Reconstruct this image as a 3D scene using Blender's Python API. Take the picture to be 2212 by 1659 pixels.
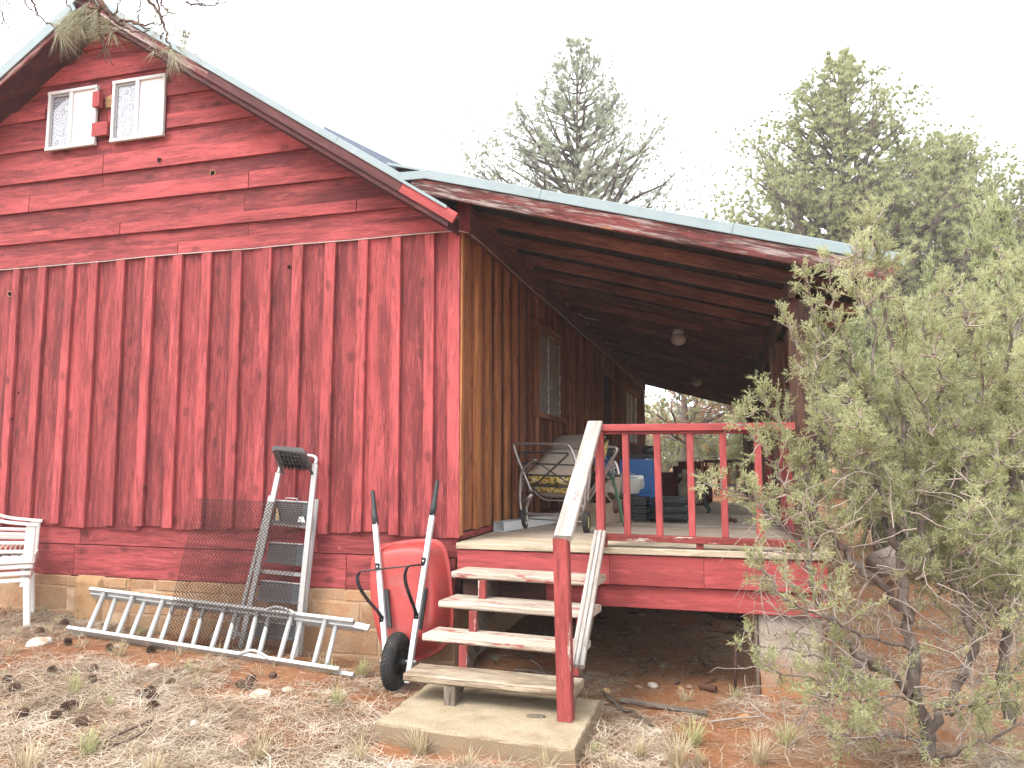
import bpy, bmesh, math, random
import numpy as np
from mathutils import Matrix, Vector, Euler

sc = bpy.context.scene
col = sc.collection
for o in list(bpy.data.objects):
    bpy.data.objects.remove(o)

# ------------------------------------------------------------------ camera
CAM = Vector((1.95, -5.52, 1.57))
YAW = math.radians(15.5)
PIT = math.atan(164 / 1640)
cd = bpy.data.cameras.new('camera')
cam = bpy.data.objects.new('camera', cd)
col.objects.link(cam)
cam.location = CAM
cam.rotation_euler = (math.pi / 2 + PIT, 0, YAW)
cd.sensor_width = 36.0
cd.lens = 36.0 * 1640 / 2212
cd.clip_start = 0.05
cd.clip_end = 2000
sc.camera = cam

# ------------------------------------------------------------------ sky and sun
SUN_EL, SUN_AZ = 52, 215          # degrees; azimuth clockwise from +Y
w = bpy.data.worlds.new('World')
sc.world = w
w.use_nodes = True
nt = w.node_tree
nt.nodes.clear()
out = nt.nodes.new('ShaderNodeOutputWorld')
bg = nt.nodes.new('ShaderNodeBackground')
sky = nt.nodes.new('ShaderNodeTexSky')
sky.sky_type = 'NISHITA'
sky.sun_disc = False
sky.sun_elevation = math.radians(SUN_EL)
sky.sun_rotation = math.radians(SUN_AZ)
sky.air_density = 1.0
sky.dust_density = 6.0
sky.ozone_density = 1.0
hs = nt.nodes.new('ShaderNodeHueSaturation')      # thin white overcast: the blue is greyed out
hs.inputs['Saturation'].default_value = 0.12
ov = nt.nodes.new('ShaderNodeMix')
ov.data_type = 'RGBA'
ov.inputs['Factor'].default_value = 0.94
ov.inputs['B'].default_value = (9.2, 9.6, 10.0, 1)
nt.links.new(sky.outputs[0], hs.inputs['Color'])
nt.links.new(hs.outputs[0], ov.inputs['A'])
nt.links.new(ov.outputs['Result'], bg.inputs['Color'])
bg.inputs['Strength'].default_value = 0.12
nt.links.new(bg.outputs[0], out.inputs[0])
sd = bpy.data.lights.new('sun', 'SUN')
sun = bpy.data.objects.new('sun', sd)
col.objects.link(sun)
sd.energy = 1.5
sd.angle = math.radians(28)
sd.color = (1.0, 0.95, 0.88)
_d = Vector((math.sin(math.radians(SUN_AZ)) * math.cos(math.radians(SUN_EL)),
             math.cos(math.radians(SUN_AZ)) * math.cos(math.radians(SUN_EL)), math.sin(math.radians(SUN_EL))))
sun.rotation_euler = _d.to_track_quat('Z', 'Y').to_euler()
sun.location = (-8, -14, 25)
sc.view_settings.view_transform = 'Standard'
sc.view_settings.look = 'None'
sc.view_settings.gamma = 1.0
sc.view_settings.exposure = 1.7
sc.view_settings.use_curve_mapping = False
sc.render.engine = 'CYCLES'
sc.cycles.max_bounces = 7
sc.cycles.diffuse_bounces = 5
sc.cycles.transparent_max_bounces = 8

# ------------------------------------------------------------------ survey: photo point -> point of the place
_fw0 = np.array([-math.sin(YAW), math.cos(YAW), 0.]); _rt = np.array([math.cos(YAW), math.sin(YAW), 0.])
_fw = _fw0 * math.cos(PIT) + np.array([0, 0, math.sin(PIT)]); _up = -_fw0 * math.sin(PIT) + np.array([0, 0, math.cos(PIT)])
def ray(u, v):
    return Vector(_fw + _rt * (u - 1106) / 1640 - _up * (v - 829.5) / 1640)
def PY(u, v, y=0.0):
    d = ray(u, v); return CAM + d * ((y - CAM.y) / d.y)
def PX(u, v, x=0.0):
    d = ray(u, v); return CAM + d * ((x - CAM.x) / d.x)
def PZ(u, v, z=0.0):
    d = ray(u, v); return CAM + d * ((z - CAM.z) / d.z)
def PD(u, v, depth):
    return CAM + ray(u, v) * depth

R = random.Random(7)
def rnd(a, b): return R.uniform(a, b)

# ------------------------------------------------------------------ ground height
def gz(x, y):
    h = 0.0
    if x < -0.3: h += 0.062 * (-0.3 - x) if x > -5 else 0.2914
    h += 0.02 * math.sin(x * 1.3 + 0.7) * math.sin(y * 1.1) + 0.012 * math.sin(x * 3.1 + 1.9 * y)
    if y > 8: h += min(1.3, 0.035 * (y - 8))
    if x > 4: h += min(0.6, 0.03 * (x - 4))
    return h

# ------------------------------------------------------------------ object helpers
WM = {}
def link(o, parent=None, mw=None):
    col.objects.link(o)
    mw = mw or Matrix.Identity(4)
    WM[o] = mw
    if parent is not None:
        o.parent = parent
        o.matrix_parent_inverse = Matrix.Identity(4)
        o.matrix_local = WM[parent].inverted() @ mw
    else:
        o.matrix_local = mw
    return o
def tag(o, label=None, cat=None, group=None, kind=None):
    if label: o['label'] = label
    if cat: o['category'] = cat
    if group: o['group'] = group
    if kind: o['kind'] = kind
    return o
def thing(name, loc, label, cat, group=None):
    o = bpy.data.objects.new(name, None)
    o.empty_display_size = 0.1
    link(o, None, Matrix.Translation(Vector(loc)))
    return tag(o, label, cat, group)
def mesh_obj(name, verts, faces, mat, parent=None, mw=None, smooth=False):
    me = bpy.data.meshes.new(name)
    me.from_pydata([tuple(v) for v in verts], [], faces)
    me.materials.append(mat)
    if smooth:
        me.polygons.foreach_set('use_smooth', [True] * len(me.polygons))
    me.update()
    return link(bpy.data.objects.new(name, me), parent, mw)
def recenter(verts):
    a = np.array([tuple(v) for v in verts]); c = a.mean(0)
    return [tuple(v) for v in a - c], Matrix.Translation(Vector(c))
def obj(name, verts, faces, mat, parent=None, smooth=False):
    """world-space geometry, object origin at its middle"""
    v, m = recenter(verts)
    return mesh_obj(name, v, faces, mat, parent, m, smooth)

def frame_of(p0, p1, wdir):
    x = (p1 - p0); L = x.length; x = x / L
    y = (wdir - x * wdir.dot(x)).normalized()
    z = x.cross(y)
    m = Matrix((x, y, z)).transposed().to_4x4()
    m.translation = (p0 + p1) / 2
    return m, L
def board(name, p0, p1, wdir, wd, th, mat, parent=None, ch=0.004, bow=0.0, ends=(0, 0)):
    """a plank from p0 to p1 (centre line), wd along wdir, th across; local X is the grain.
    ends: how far the +Y side runs past the centre line at each end (mitre)"""
    p0, p1, wdir = Vector(p0), Vector(p1), Vector(wdir)
    m, L = frame_of(p0, p1, wdir)
    h, t, c = wd / 2, th / 2, min(ch, th * .3, wd * .3)
    ring = [(-h + c, -t), (h - c, -t), (h, -t + c), (h, t - c), (h - c, t), (-h + c, t), (-h, t - c), (-h, -t + c)]
    V = []
    xs = [-L / 2, L / 2] if not bow else [-L / 2, -L / 6, L / 6, L / 2]
    for i, x in enumerate(xs):
        b = bow * (1 - (2 * x / L) ** 2)
        for (y, z) in ring:
            s = (-ends[0] if i == 0 else (ends[1] if i == len(xs) - 1 else 0)) * (y / h)
            V.append((x + s, y + b, z))
    F = []
    n = 8
    for k in range(len(xs) - 1):
        for i in range(n):
            j = (i + 1) % n
            F.append((k * n + i, (k + 1) * n + i, (k + 1) * n + j, k * n + j))
    F.append(tuple(range(n - 1, -1, -1))[::-1]); F[-1] = tuple(range(n))
    F.append(tuple((len(xs) - 1) * n + i for i in range(n - 1, -1, -1)))
    # outward normals: ring is counter-clockwise seen from -X... fixed by bmesh below
    me = bpy.data.meshes.new(name)
    me.from_pydata(V, [], F)
    bm = bmesh.new(); bm.from_mesh(me); bmesh.ops.recalc_face_normals(bm, faces=bm.faces); bm.to_mesh(me); bm.free()
    me.materials.append(mat)
    return link(bpy.data.objects.new(name, me), parent, m)
def poly_board(name, pts, th, nrm, mat, parent=None, xdir=None):
    """a flat board of polygon outline pts (world), extruded th along nrm; local X along xdir"""
    pts = [Vector(p) for p in pts]; nrm = Vector(nrm).normalized()
    c = sum(pts, Vector()) / len(pts)
    x = Vector(xdir).normalized() if xdir is not None else (pts[1] - pts[0]).normalized()
    x = (x - nrm * x.dot(nrm)).normalized()
    y = nrm.cross(x)
    m = Matrix((x, y, nrm)).transposed().to_4x4(); m.translation = c
    im = m.inverted()
    a = [im @ p for p in pts]
    n = len(a)
    V = [tuple(p) for p in a] + [(p.x, p.y, p.z + th) for p in a]
    F = [tuple(range(n)), tuple(range(2 * n - 1, n - 1, -1))] + [(i, (i + 1) % n, n + (i + 1) % n, n + i) for i in range(n)]
    me = bpy.data.meshes.new(name); me.from_pydata(V, [], F)
    bm = bmesh.new(); bm.from_mesh(me); bmesh.ops.recalc_face_normals(bm, faces=bm.faces); bm.to_mesh(me); bm.free()
    me.materials.append(mat)
    return link(bpy.data.objects.new(name, me), parent, m)
def bmobj(name, bm, mat, parent=None, mw=None, smooth=False):
    bmesh.ops.recalc_face_normals(bm, faces=bm.faces)
    me = bpy.data.meshes.new(name); bm.to_mesh(me); bm.free()
    for mm in (mat if isinstance(mat, (list, tuple)) else [mat]): me.materials.append(mm)
    if smooth: me.polygons.foreach_set('use_smooth', [True] * len(me.polygons))
    return link(bpy.data.objects.new(name, me), parent, mw)

class NB:
    """collects tubes, needles and leaves as numpy arrays, builds one mesh"""
    def __init__(s): s.v = []; s.t = []; s.n = 0
    def tri(s, V, T):
        V = np.asarray(V, float).reshape(-1, 3); T = np.asarray(T, int).reshape(-1, 3)
        s.v.append(V); s.t.append(T + s.n); s.n += len(V)
    def tube(s, pts, rad, n=6, cap=True):
        P = np.array([tuple(p) for p in pts], float); K = len(P)
        r = np.broadcast_to(np.asarray(rad, float), (K,)) if np.ndim(rad) == 0 else np.asarray(rad, float)
        T = np.gradient(P, axis=0); T /= np.linalg.norm(T, axis=1)[:, None] + 1e-12
        a = np.array([0, 0, 1.]) if abs(T[0][2]) < .9 else np.array([1., 0, 0])
        u = np.cross(T[0], a); u /= np.linalg.norm(u)
        V = []
        ang = np.arange(n) * 2 * math.pi / n
        for k in range(K):
            u = u - T[k] * (u @ T[k]); u /= np.linalg.norm(u) + 1e-12
            w_ = np.cross(T[k], u)
            V.append(P[k] + r[k] * (np.cos(ang)[:, None] * u + np.sin(ang)[:, None] * w_))
        V = np.concatenate(V)
        F = []
        for k in range(K - 1):
            for i in range(n):
                j = (i + 1) % n
                F.append((k * n + i, k * n + j, (k + 1) * n + j)); F.append((k * n + i, (k + 1) * n + j, (k + 1) * n + i))
        if cap:
            V = np.concatenate([V, P[:1], P[-1:]])
            for i in range(n):
                j = (i + 1) % n
                F.append((K * n, j, i)); F.append((K * n + 1, (K - 1) * n + i, (K - 1) * n + j))
        s.tri(V, F)
    def build(s, name, mat, parent=None, smooth=False, mw=None, world=True):
        V = np.concatenate(s.v); T = np.concatenate(s.t)
        if mw is None and world:
            c = V.mean(0); V = V - c; mw = Matrix.Translation(Vector(c))
        me = bpy.data.meshes.new(name)
        me.vertices.add(len(V)); me.vertices.foreach_set('co', V.astype(np.float32).ravel())
        me.loops.add(len(T) * 3); me.loops.foreach_set('vertex_index', T.astype(np.int32).ravel())
        me.polygons.add(len(T)); me.polygons.foreach_set('loop_start', np.arange(0, len(T) * 3, 3, dtype=np.int32))
        me.polygons.foreach_set('loop_total', np.full(len(T), 3, dtype=np.int32))
        if smooth: me.polygons.foreach_set('use_smooth', np.ones(len(T), dtype=bool))
        me.update(calc_edges=True)
        me.materials.append(mat)
        return link(bpy.data.objects.new(name, me), parent, mw)
def tube(name, pts, rad, mat, parent=None, n=10, smooth=True):
    b = NB(); b.tube(pts, rad, n); return b.build(name, mat, parent, smooth)
def smooth_path(pts, rounds=2):
    P = [Vector(p) for p in pts]
    for _ in range(rounds):
        Q = [P[0]]
        for a, b in zip(P[:-1], P[1:]):
            Q += [a * .75 + b * .25, a * .25 + b * .75]
        Q.append(P[-1]); P = Q
    return P
def box_bm(bm, c, s, rot=None):
    r = bmesh.ops.create_cube(bm, size=1)
    bmesh.ops.scale(bm, vec=Vector(s), verts=r['verts'])
    if rot is not None: bmesh.ops.rotate(bm, cent=(0, 0, 0), matrix=rot, verts=r['verts'])
    bmesh.ops.translate(bm, vec=Vector(c), verts=r['verts'])
    return r['verts']

# ------------------------------------------------------------------ materials
def newmat(name):
    m = bpy.data.materials.new(name); m.use_nodes = True
    t = m.node_tree; t.nodes.clear()
    o = t.nodes.new('ShaderNodeOutputMaterial'); b = t.nodes.new('ShaderNodeBsdfPrincipled')
    t.links.new(b.outputs[0], o.inputs[0])
    return m, t, b
def N(t, k, **kw):
    n = t.nodes.new('ShaderNode' + k)
    for a, v in kw.items():
        if a in ('ins',):
            for q, x in v.items(): n.inputs[q].default_value = x
        else: setattr(n, a, v)
    return n
ALB = [.80]
def c4(c): return (c[0] * ALB[0], c[1] * ALB[0], c[2] * ALB[0], 1)
def ramp(t, src, stops, interp='LINEAR'):
    r = N(t, 'ValToRGB'); r.color_ramp.interpolation = interp
    e = r.color_ramp.elements
    while len(e) < len(stops): e.new(.5)
    for i, (p, c) in enumerate(stops):
        e[i].position = p; e[i].color = c4(c) if not np.isscalar(c) else (c, c, c, 1)
    t.links.new(src, r.inputs[0]); return r.outputs[0]
def mixc(t, fac, a, b, mode='MIX'):
    m = N(t, 'Mix', data_type='RGBA', blend_type=mode)
    for s, x in (('Factor', fac), ('A', a), ('B', b)):
        if isinstance(x, bpy.types.NodeSocket): t.links.new(x, m.inputs[s])
        elif s == 'Factor': m.inputs[s].default_value = x
        else: m.inputs[s].default_value = c4(x)
    return m.outputs['Result']
def coords(t, scale=(1, 1, 1), rand=True, space='Object'):
    tc = N(t, 'TexCoord')
    src = tc.outputs[space]
    if rand:
        oi = N(t, 'ObjectInfo')
        cx = N(t, 'CombineXYZ')
        for i, f in enumerate((37.0, 61.0, 23.0)):
            mm = N(t, 'Math', operation='MULTIPLY'); mm.inputs[1].default_value = f
            t.links.new(oi.outputs['Random'], mm.inputs[0]); t.links.new(mm.outputs[0], cx.inputs[i])
        ad = N(t, 'VectorMath', operation='ADD'); t.links.new(src, ad.inputs[0]); t.links.new(cx.outputs[0], ad.inputs[1])
        src = ad.outputs[0]
    return src
def mapped(t, src, scale):
    m = N(t, 'VectorMath', operation='MULTIPLY'); m.inputs[1].default_value = scale
    t.links.new(src, m.inputs[0]); return m.outputs[0]
def noise(t, src, scale, detail=4, rough=.6, dist=0.0):
    n = N(t, 'TexNoise'); n.inputs['Scale'].default_value = scale; n.inputs['Detail'].default_value = detail
    n.inputs['Roughness'].default_value = rough; n.inputs['Distortion'].default_value = dist
    t.links.new(src, n.inputs['Vector']); return n.outputs['Fac']
def bump(t, b, h, strength=.3, dist=.01):
    n = N(t, 'Bump'); n.inputs['Strength'].default_value = strength; n.inputs['Distance'].default_value = dist
    t.links.new(h, n.inputs['Height']); t.links.new(n.outputs[0], b.inputs['Normal'])

def wood(name, base, dark, grain=.35, patch=None, pth=(.55, .62), pscale=(3, 14, 14), rough=.75, knots=True, blotch=(.42, .62), var=.16, bumpd=.004, spec=.25, bscale=(.9, 5, 5), knot_col=(.06, .02, .015), patch2=None, p2th=(.6, .66)):
    m, t, b = newmat(name)
    src = coords(t)
    bl = noise(t, mapped(t, src, bscale), 1.6, 5, .65, .6)
    blr = ramp(t, bl, [(blotch[0], 1.0), (blotch[1], 0.0)])
    colr = mixc(t, blr, base, dark)
    b2 = noise(t, mapped(t, src, (bscale[0] * 1.3, bscale[1] * 2.6, bscale[2] * 2.6)), 1.7, 7, .7, .8)
    colr = mixc(t, ramp(t, b2, [(.40, .55), (.455, .0), (.56, .0), (.60, .18)]), colr, tuple(q * .72 for q in dark))
    hi_ = noise(t, mapped(t, src, (bscale[0] * 2, bscale[1] * 2.2, bscale[2] * 2.2)), 2.3, 6, .7)
    colr = mixc(t, ramp(t, hi_, [(.56, .0), (.60, .38)]), colr, tuple(min(1, q * 1.35 + .02) for q in base))
    # grain: stretched noise rings
    g0 = noise(t, mapped(t, src, (1.1, 22, 22)), 1.0, 3, .5, 1.4)
    wv = N(t, 'Math', operation='MULTIPLY'); wv.inputs[1].default_value = 34; t.links.new(g0, wv.inputs[0])
    sn = N(t, 'Math', operation='SINE'); t.links.new(wv.outputs[0], sn.inputs[0])
    ring = ramp(t, sn.outputs[0], [(.0, 1.0), (.55, 1.0), (1.0, 1 - grain)])
    fine = noise(t, mapped(t, src, (6, 240, 240)), 1.0, 3, .7)
    fr = ramp(t, fine, [(.3, 1 - grain * .8), (.62, 1.0)])
    colr = mixc(t, 1.0, colr, ring, 'MULTIPLY')
    colr = mixc(t, 1.0, colr, fr, 'MULTIPLY')
    hgt = N(t, 'Math', operation='ADD'); t.links.new(ring, hgt.inputs[0]); t.links.new(fr, hgt.inputs[1])
    if patch is not None:
        pn = noise(t, mapped(t, src, pscale), 1.0, 7, .72)
        pf = N(t, 'Math', operation='MULTIPLY_ADD'); pf.inputs[1].default_value = .25; t.links.new(fine, pf.inputs[0]); t.links.new(pn, pf.inputs[2])
        sb = N(t, 'Math', operation='SUBTRACT'); sb.inputs[1].default_value = .125; t.links.new(pf.outputs[0], sb.inputs[0])
        pr = ramp(t, sb.outputs[0], [(pth[0], 0.0), (pth[1], 1.0)])
        pc = mixc(t, 1.0, patch, fr, 'MULTIPLY')
        colr = mixc(t, pr, colr, pc)
    if patch2 is not None:
        pn2 = noise(t, mapped(t, src, (2, 9, 9)), 1.3, 6, .7)
        colr = mixc(t, ramp(t, pn2, [(p2th[0], 0.0), (p2th[1], 1.0)]), colr, patch2)
    if knots:
        vo = N(t, 'TexVoronoi', voronoi_dimensions='2D'); vo.inputs['Scale'].default_value = 1.0
        vo.inputs['Randomness'].default_value = 1.0
        t.links.new(mapped(t, src, (2.1, 3.6, 3.6)), vo.inputs['Vector'])
        kr = ramp(t, vo.outputs['Distance'], [(.0, .75), (.045, .45), (.062, 1.0), (.078, .15), (.10, .35), (.125, .0)])
        sp = N(t, 'SeparateColor'); t.links.new(vo.outputs['Color'], sp.inputs[0])
        gate = ramp(t, sp.outputs[0], [(.52, 0.0), (.54, .8)])
        kk = N(t, 'Math', operation='MULTIPLY'); t.links.new(kr, kk.inputs[0]); t.links.new(gate, kk.inputs[1])
        colr = mixc(t, kk.outputs[0], colr, knot_col)
    oi = N(t, 'ObjectInfo')
    vr = N(t, 'MapRange'); vr.inputs['To Min'].default_value = 1 - var; vr.inputs['To Max'].default_value = 1 + var
    t.links.new(oi.outputs['Random'], vr.inputs[0])
    cb = N(t, 'CombineColor')
    for i in range(3): t.links.new(vr.outputs[0], cb.inputs[i])
    colr = mixc(t, 1.0, colr, cb.outputs[0], 'MULTIPLY')
    t.links.new(colr, b.inputs['Base Color'])
    b.inputs['Roughness'].default_value = rough
    b.inputs['Specular IOR Level'].default_value = spec
    bump(t, b, hgt.outputs[0], .55, bumpd)
    return m
def plain(name, c, rough=.5, metal=0.0, nz=.12, nscale=30, spec=.5, bumpk=0.0, dirt=None, dth=(.55, .75), dscale=6):
    m, t, b = newmat(name)
    src = coords(t)
    n = noise(t, src, nscale, 5, .65)
    lo = tuple(x * (1 - nz) for x in c); hi = tuple(min(1, x * (1 + nz)) for x in c)
    cc = ramp(t, n, [(.3, lo), (.7, hi)])
    if dirt is not None:
        d = noise(t, src, dscale, 7, .7)
        cc = mixc(t, ramp(t, d, [(dth[0], 0.0), (dth[1], .85)]), cc, dirt)
    t.links.new(cc, b.inputs['Base Color'])
    rr = ramp(t, n, [(.2, max(.02, rough - .12)), (.8, min(1, rough + .12))])
    t.links.new(rr, b.inputs['Roughness'])
    b.inputs['Metallic'].default_value = metal
    b.inputs['Specular IOR Level'].default_value = spec
    if bumpk: bump(t, b, n, bumpk, .004)
    return m
def leafmat(name, stops, trans=.35, rough=.7, big=1.2, space='Object'):
    ALB[0] = 1.0
    m, t, b = newmat(name)
    src = coords(t)
    n1 = noise(t, src, big * 6, 3, .6); n2 = noise(t, src, 120, 2, .5)
    ad = N(t, 'Math', operation='MULTIPLY_ADD'); ad.inputs[1].default_value = .5; t.links.new(n2, ad.inputs[0])
    hf = N(t, 'Math', operation='MULTIPLY'); hf.inputs[1].default_value = .5; t.links.new(n1, hf.inputs[0]); t.links.new(hf.outputs[0], ad.inputs[2])
    k = len(stops)
    cc = ramp(t, ad.outputs[0], [(.34 + .32 * i / (k - 1), s) for i, s in enumerate(stops)])
    t.links.new(cc, b.inputs['Base Color']); b.inputs['Roughness'].default_value = rough
    b.inputs['Specular IOR Level'].default_value = .2
    tr = N(t, 'BsdfTranslucent'); t.links.new(cc, tr.inputs[0])
    mx = N(t, 'MixShader'); mx.inputs[0].default_value = trans
    o = [q for q in t.nodes if q.type == 'OUTPUT_MATERIAL'][0]
    t.links.new(b.outputs[0], mx.inputs[1]); t.links.new(tr.outputs[0], mx.inputs[2]); t.links.new(mx.outputs[0], o.inputs[0])
    ALB[0] = .80
    return m

RED = (.45, .086, .088); RED_D = (.255, .047, .050)
M = {}
M['red'] = wood('red_painted_wood', RED, RED_D, .3, blotch=(.40, .60), bscale=(.7, 4.5, 4.5))
M['red_batten'] = wood('rough_red_batten_wood', tuple(q * 1.12 for q in RED), tuple(q * 1.15 for q in RED_D), .28, blotch=(.38, .58), bscale=(.8, 5, 5), var=.12)
M['red_wall'] = wood('weathered_red_wall_wood', tuple(q * .93 for q in RED), tuple(q * .88 for q in RED_D), .36, blotch=(.42, .60), bscale=(.65, 4.2, 4.2), var=.2)
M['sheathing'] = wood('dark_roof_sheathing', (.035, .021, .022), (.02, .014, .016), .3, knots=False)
M['eave'] = wood('brown_red_eave_wood', (.25, .10, .085), (.16, .066, .058), .22, var=.06)
M['brown_board'] = wood('recess_shaded_wall_wood', (.22, .078, .036), (.095, .034, .020), .35, blotch=(.42, .60), bscale=(.6, 6, 6), var=.2, knot_col=(.03, .012, .01))  # brown stain painted darker, as recess shade between the battens
M['rafter'] = wood('red_brown_rafter_wood', (.27, .105, .075), (.13, .055, .042), .3, var=.25)
M['red_fresh'] = wood('fresh_red_painted_wood', (.47, .088, .087), (.37, .067, .067), .16, knots=False, var=.08)
M['red_worn'] = wood('worn_red_painted_wood', (.40, .075, .07), (.27, .05, .045), .3, patch=(.62, .54, .47), pth=(.60, .64), knots=False, var=.1)
M['fascia'] = wood('flaking_red_fascia_wood', (.26, .05, .045), (.10, .035, .03), .5, patch=(.46, .37, .34), pth=(.50, .62), pscale=(2.2, 22, 22), knots=True, patch2=(.42, .2, .09), p2th=(.68, .7))
M['tread'] = wood('bleached_tread_wood', (.66, .58, .49), (.52, .43, .34), .35, patch=(.36, .08, .07), pth=(.565, .625), pscale=(2.5, 9, 9), knots=False, var=.06)
M['tread_old'] = wood('grey_bleached_tread_wood', (.52, .43, .32), (.33, .24, .16), .5, patch=(.28, .08, .06), pth=(.64, .7), knots=False, var=.06)
M['deck'] = wood('weathered_deck_wood', (.56, .45, .36), (.40, .31, .24), .3, knots=True, var=.14, knot_col=(.16, .1, .07))
M['deck_edge'] = wood('bleached_deck_edge_wood', (.64, .53, .40), (.50, .40, .28), .25, patch=(.36, .12, .08), pth=(.66, .71), knots=False, var=.05)
M['rail_white'] = wood('bleached_rail_wood', (.54, .51, .48), (.42, .36, .32), .25, patch=(.40, .09, .08), pth=(.62, .67), knots=False, var=.05)
M['brown'] = wood('brown_stained_wood', (.38, .140, .060), (.18, .058, .028), .32, blotch=(.38, .62), bscale=(.6, 6, 6), var=.2, knot_col=(.04, .015, .01))
M['orange'] = wood('orange_stained_wood', (.46, .185, .068), (.25, .085, .034), .28, blotch=(.36, .58), bscale=(.6, 6, 6), var=.15, knot_col=(.05, .018, .01))
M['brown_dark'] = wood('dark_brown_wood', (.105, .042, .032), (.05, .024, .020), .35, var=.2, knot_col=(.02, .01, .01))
M['soffit'] = wood('dark_red_soffit_wood', (.135, .042, .042), (.085, .030, .032), .2, knots=False, var=.06)
M['post'] = wood('dark_weathered_post_wood', (.15, .072, .046), (.075, .038, .028), .4, patch=(.24, .06, .045), pth=(.58, .66), pscale=(1.5, 8, 8), var=.12)
M['grey_wood'] = wood('grey_weathered_wood', (.30, .25, .20), (.17, .13, .10), .45, var=.15)
M['raw'] = wood('raw_torn_wood', (.52, .33, .15), (.28, .15, .07), .4, knots=False)
M['metal_roof'] = plain('pale_green_roof_metal', (.25, .315, .33), .36, 0.0, .06, 8, .5, dirt=(.5, .55, .55), dth=(.6, .8), dscale=3)
M['metal_dark'] = plain('blue_grey_roof_metal', (.10, .12, .17), .4, 0.0, .15, 10)
M['alu'] = plain('dull_aluminium', (.54, .54, .53), .45, .35, .08, 60, .5, dirt=(.46, .45, .43), dth=(.58, .75), dscale=12)
M['alu_tube'] = plain('worn_aluminium_tube', (.42, .38, .36), .38, .75, .15, 40)
M['galv'] = plain('galvanised_steel', (.68, .70, .72), .38, .3, .1, 50, dirt=(.45, .42, .38), dth=(.62, .75), dscale=14)
M['black'] = plain('black_plastic', (.025, .026, .028), .55, 0, .3, 60, .4, dirt=(.10, .095, .09), dth=(.5, .8), dscale=15)
M['grey_plastic'] = plain('grey_step_plastic', (.115, .118, .125), .5, 0, .15, 60, .4, dirt=(.2, .19, .18), dth=(.52, .8), dscale=10)
M['black_steel'] = plain('black_painted_steel', (.018, .018, .02), .3, .2, .2, 30, .5)
M['rubber'] = plain('dusty_rubber', (.035, .034, .034), .8, 0, .25, 80, .2, .2, dirt=(.13, .11, .09), dth=(.5, .8), dscale=18)
M['red_plastic'] = plain('red_plastic', (.44, .056, .050), .48, 0, .10, 7, .4, dirt=(.40, .12, .10), dth=(.5, .7), dscale=9)
M['white_plastic'] = plain('chalky_white_plastic', (.80, .77, .73), .5, 0, .05, 14, .4, dirt=(.55, .48, .40), dth=(.58, .85), dscale=9)
M['white_paint'] = plain('white_painted_metal', (.66, .66, .66), .4, 0, .04, 14, .4, dirt=(.6, .58, .56), dth=(.62, .85))
M['white_board'] = plain('white_panel', (.84, .84, .84), .6, 0, .03, 9, .3, dirt=(.6, .6, .62), dth=(.66, .75), dscale=16)
M['rust'] = plain('rusty_expanded_steel', (.075, .036, .03), .75, .1, .35, 60, .3)
M['concrete'] = None
M['hole'] = plain('black_hole_shade', (.006, .005, .005), .95, 0, .2, 20, .1)  # near black, stands for the shade inside holes and vent
M['wire'] = plain('pale_cable', (.48, .42, .38), .5, 0, .15, 20)
M['cardboard'] = plain('cardboard', (.36, .26, .18), .85, 0, .1, 12, .2, dirt=(.5, .42, .34), dth=(.6, .7), dscale=8)
M['blue'] = plain('blue_painted_steel', (.022, .16, .50), .4, 0, .12, 6, .5, dirt=(.03, .12, .34), dth=(.55, .8))
M['vinyl'] = plain('black_vinyl', (.022, .023, .026), .5, 0, .3, 12, .4, dirt=(.07, .065, .06), dth=(.5, .8), dscale=8)
M['canvas'] = plain('beige_canvas', (.46, .37, .30), .9, 0, .08, 25, .1, dirt=(.38, .29, .22), dth=(.55, .8), dscale=5)
M['canvas_dark'] = plain('taupe_canvas', (.22, .175, .145), .9, 0, .1, 25, .1)
M['green_paint'] = plain('green_painted_tube', (.035, .12, .05), .45, 0, .15, 25)
M['maroon'] = plain('maroon_upholstery', (.075, .014, .014), .9, 0, .25, 30, .1)
M['cream'] = plain('cream_upholstery', (.34, .27, .2), .9, 0, .25, 22, .1, dirt=(.12, .07, .05), dth=(.5, .6), dscale=9)
M['iron'] = plain('dark_cast_iron', (.03, .04, .04), .5, .4, .2, 30)
M['clay'] = plain('brown_leather', (.10, .042, .025), .6, 0, .25, 10)
M['globe'] = plain('milk_glass', (.62, .60, .56), .3, 0, .03, 5)
M['wheel_yellow'] = plain('yellow_plastic_hub', (.62, .50, .20), .5, 0, .12, 25)
M['bark'] = plain('grey_bark', (.16, .125, .105), .95, 0, .45, 22, .1, .8, dirt=(.32, .28, .25), dth=(.5, .7), dscale=16)
M['bark_pine'] = plain('brown_pine_bark', (.12, .085, .07), .95, 0, .4, 14, .1, .6, dirt=(.2, .13, .09), dth=(.5, .7), dscale=9)
M['twig'] = plain('pale_dead_twig', (.34, .28, .235), .9, 0, .3, 30, .1)
# ================================================================== cabin
V3 = Vector
cabin = thing('cabin', (-3.5, 0.0, 0.0), 'red board and batten cabin with steep gable, metal roof and deep side porch', 'cabin')
AX = -3.52                       # ridge
def S(x): return 3.314 - .65 * x if x > AX else 3.314 - .65 * (2 * AX - x)     # soffit line on the gable
def xr(z): return (3.314 - z) / .65
def xl(z): return 2 * AX - xr(z)
XL = -7.04
YB = 13.8                        # back of the house

def sheath(name, pts, th, nrm, mat): return poly_board(name, pts, th, nrm, mat, cabin)
gable = sheath('gable_wall', [(XL, 0.045, .5), (0, 0.045, .5), (0, 0.045, S(0) + .05), (AX, 0.045, S(AX) + .05), (XL, 0.045, S(XL) + .05)], .08, (0, 1, 0), M['brown_dark'])
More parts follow.
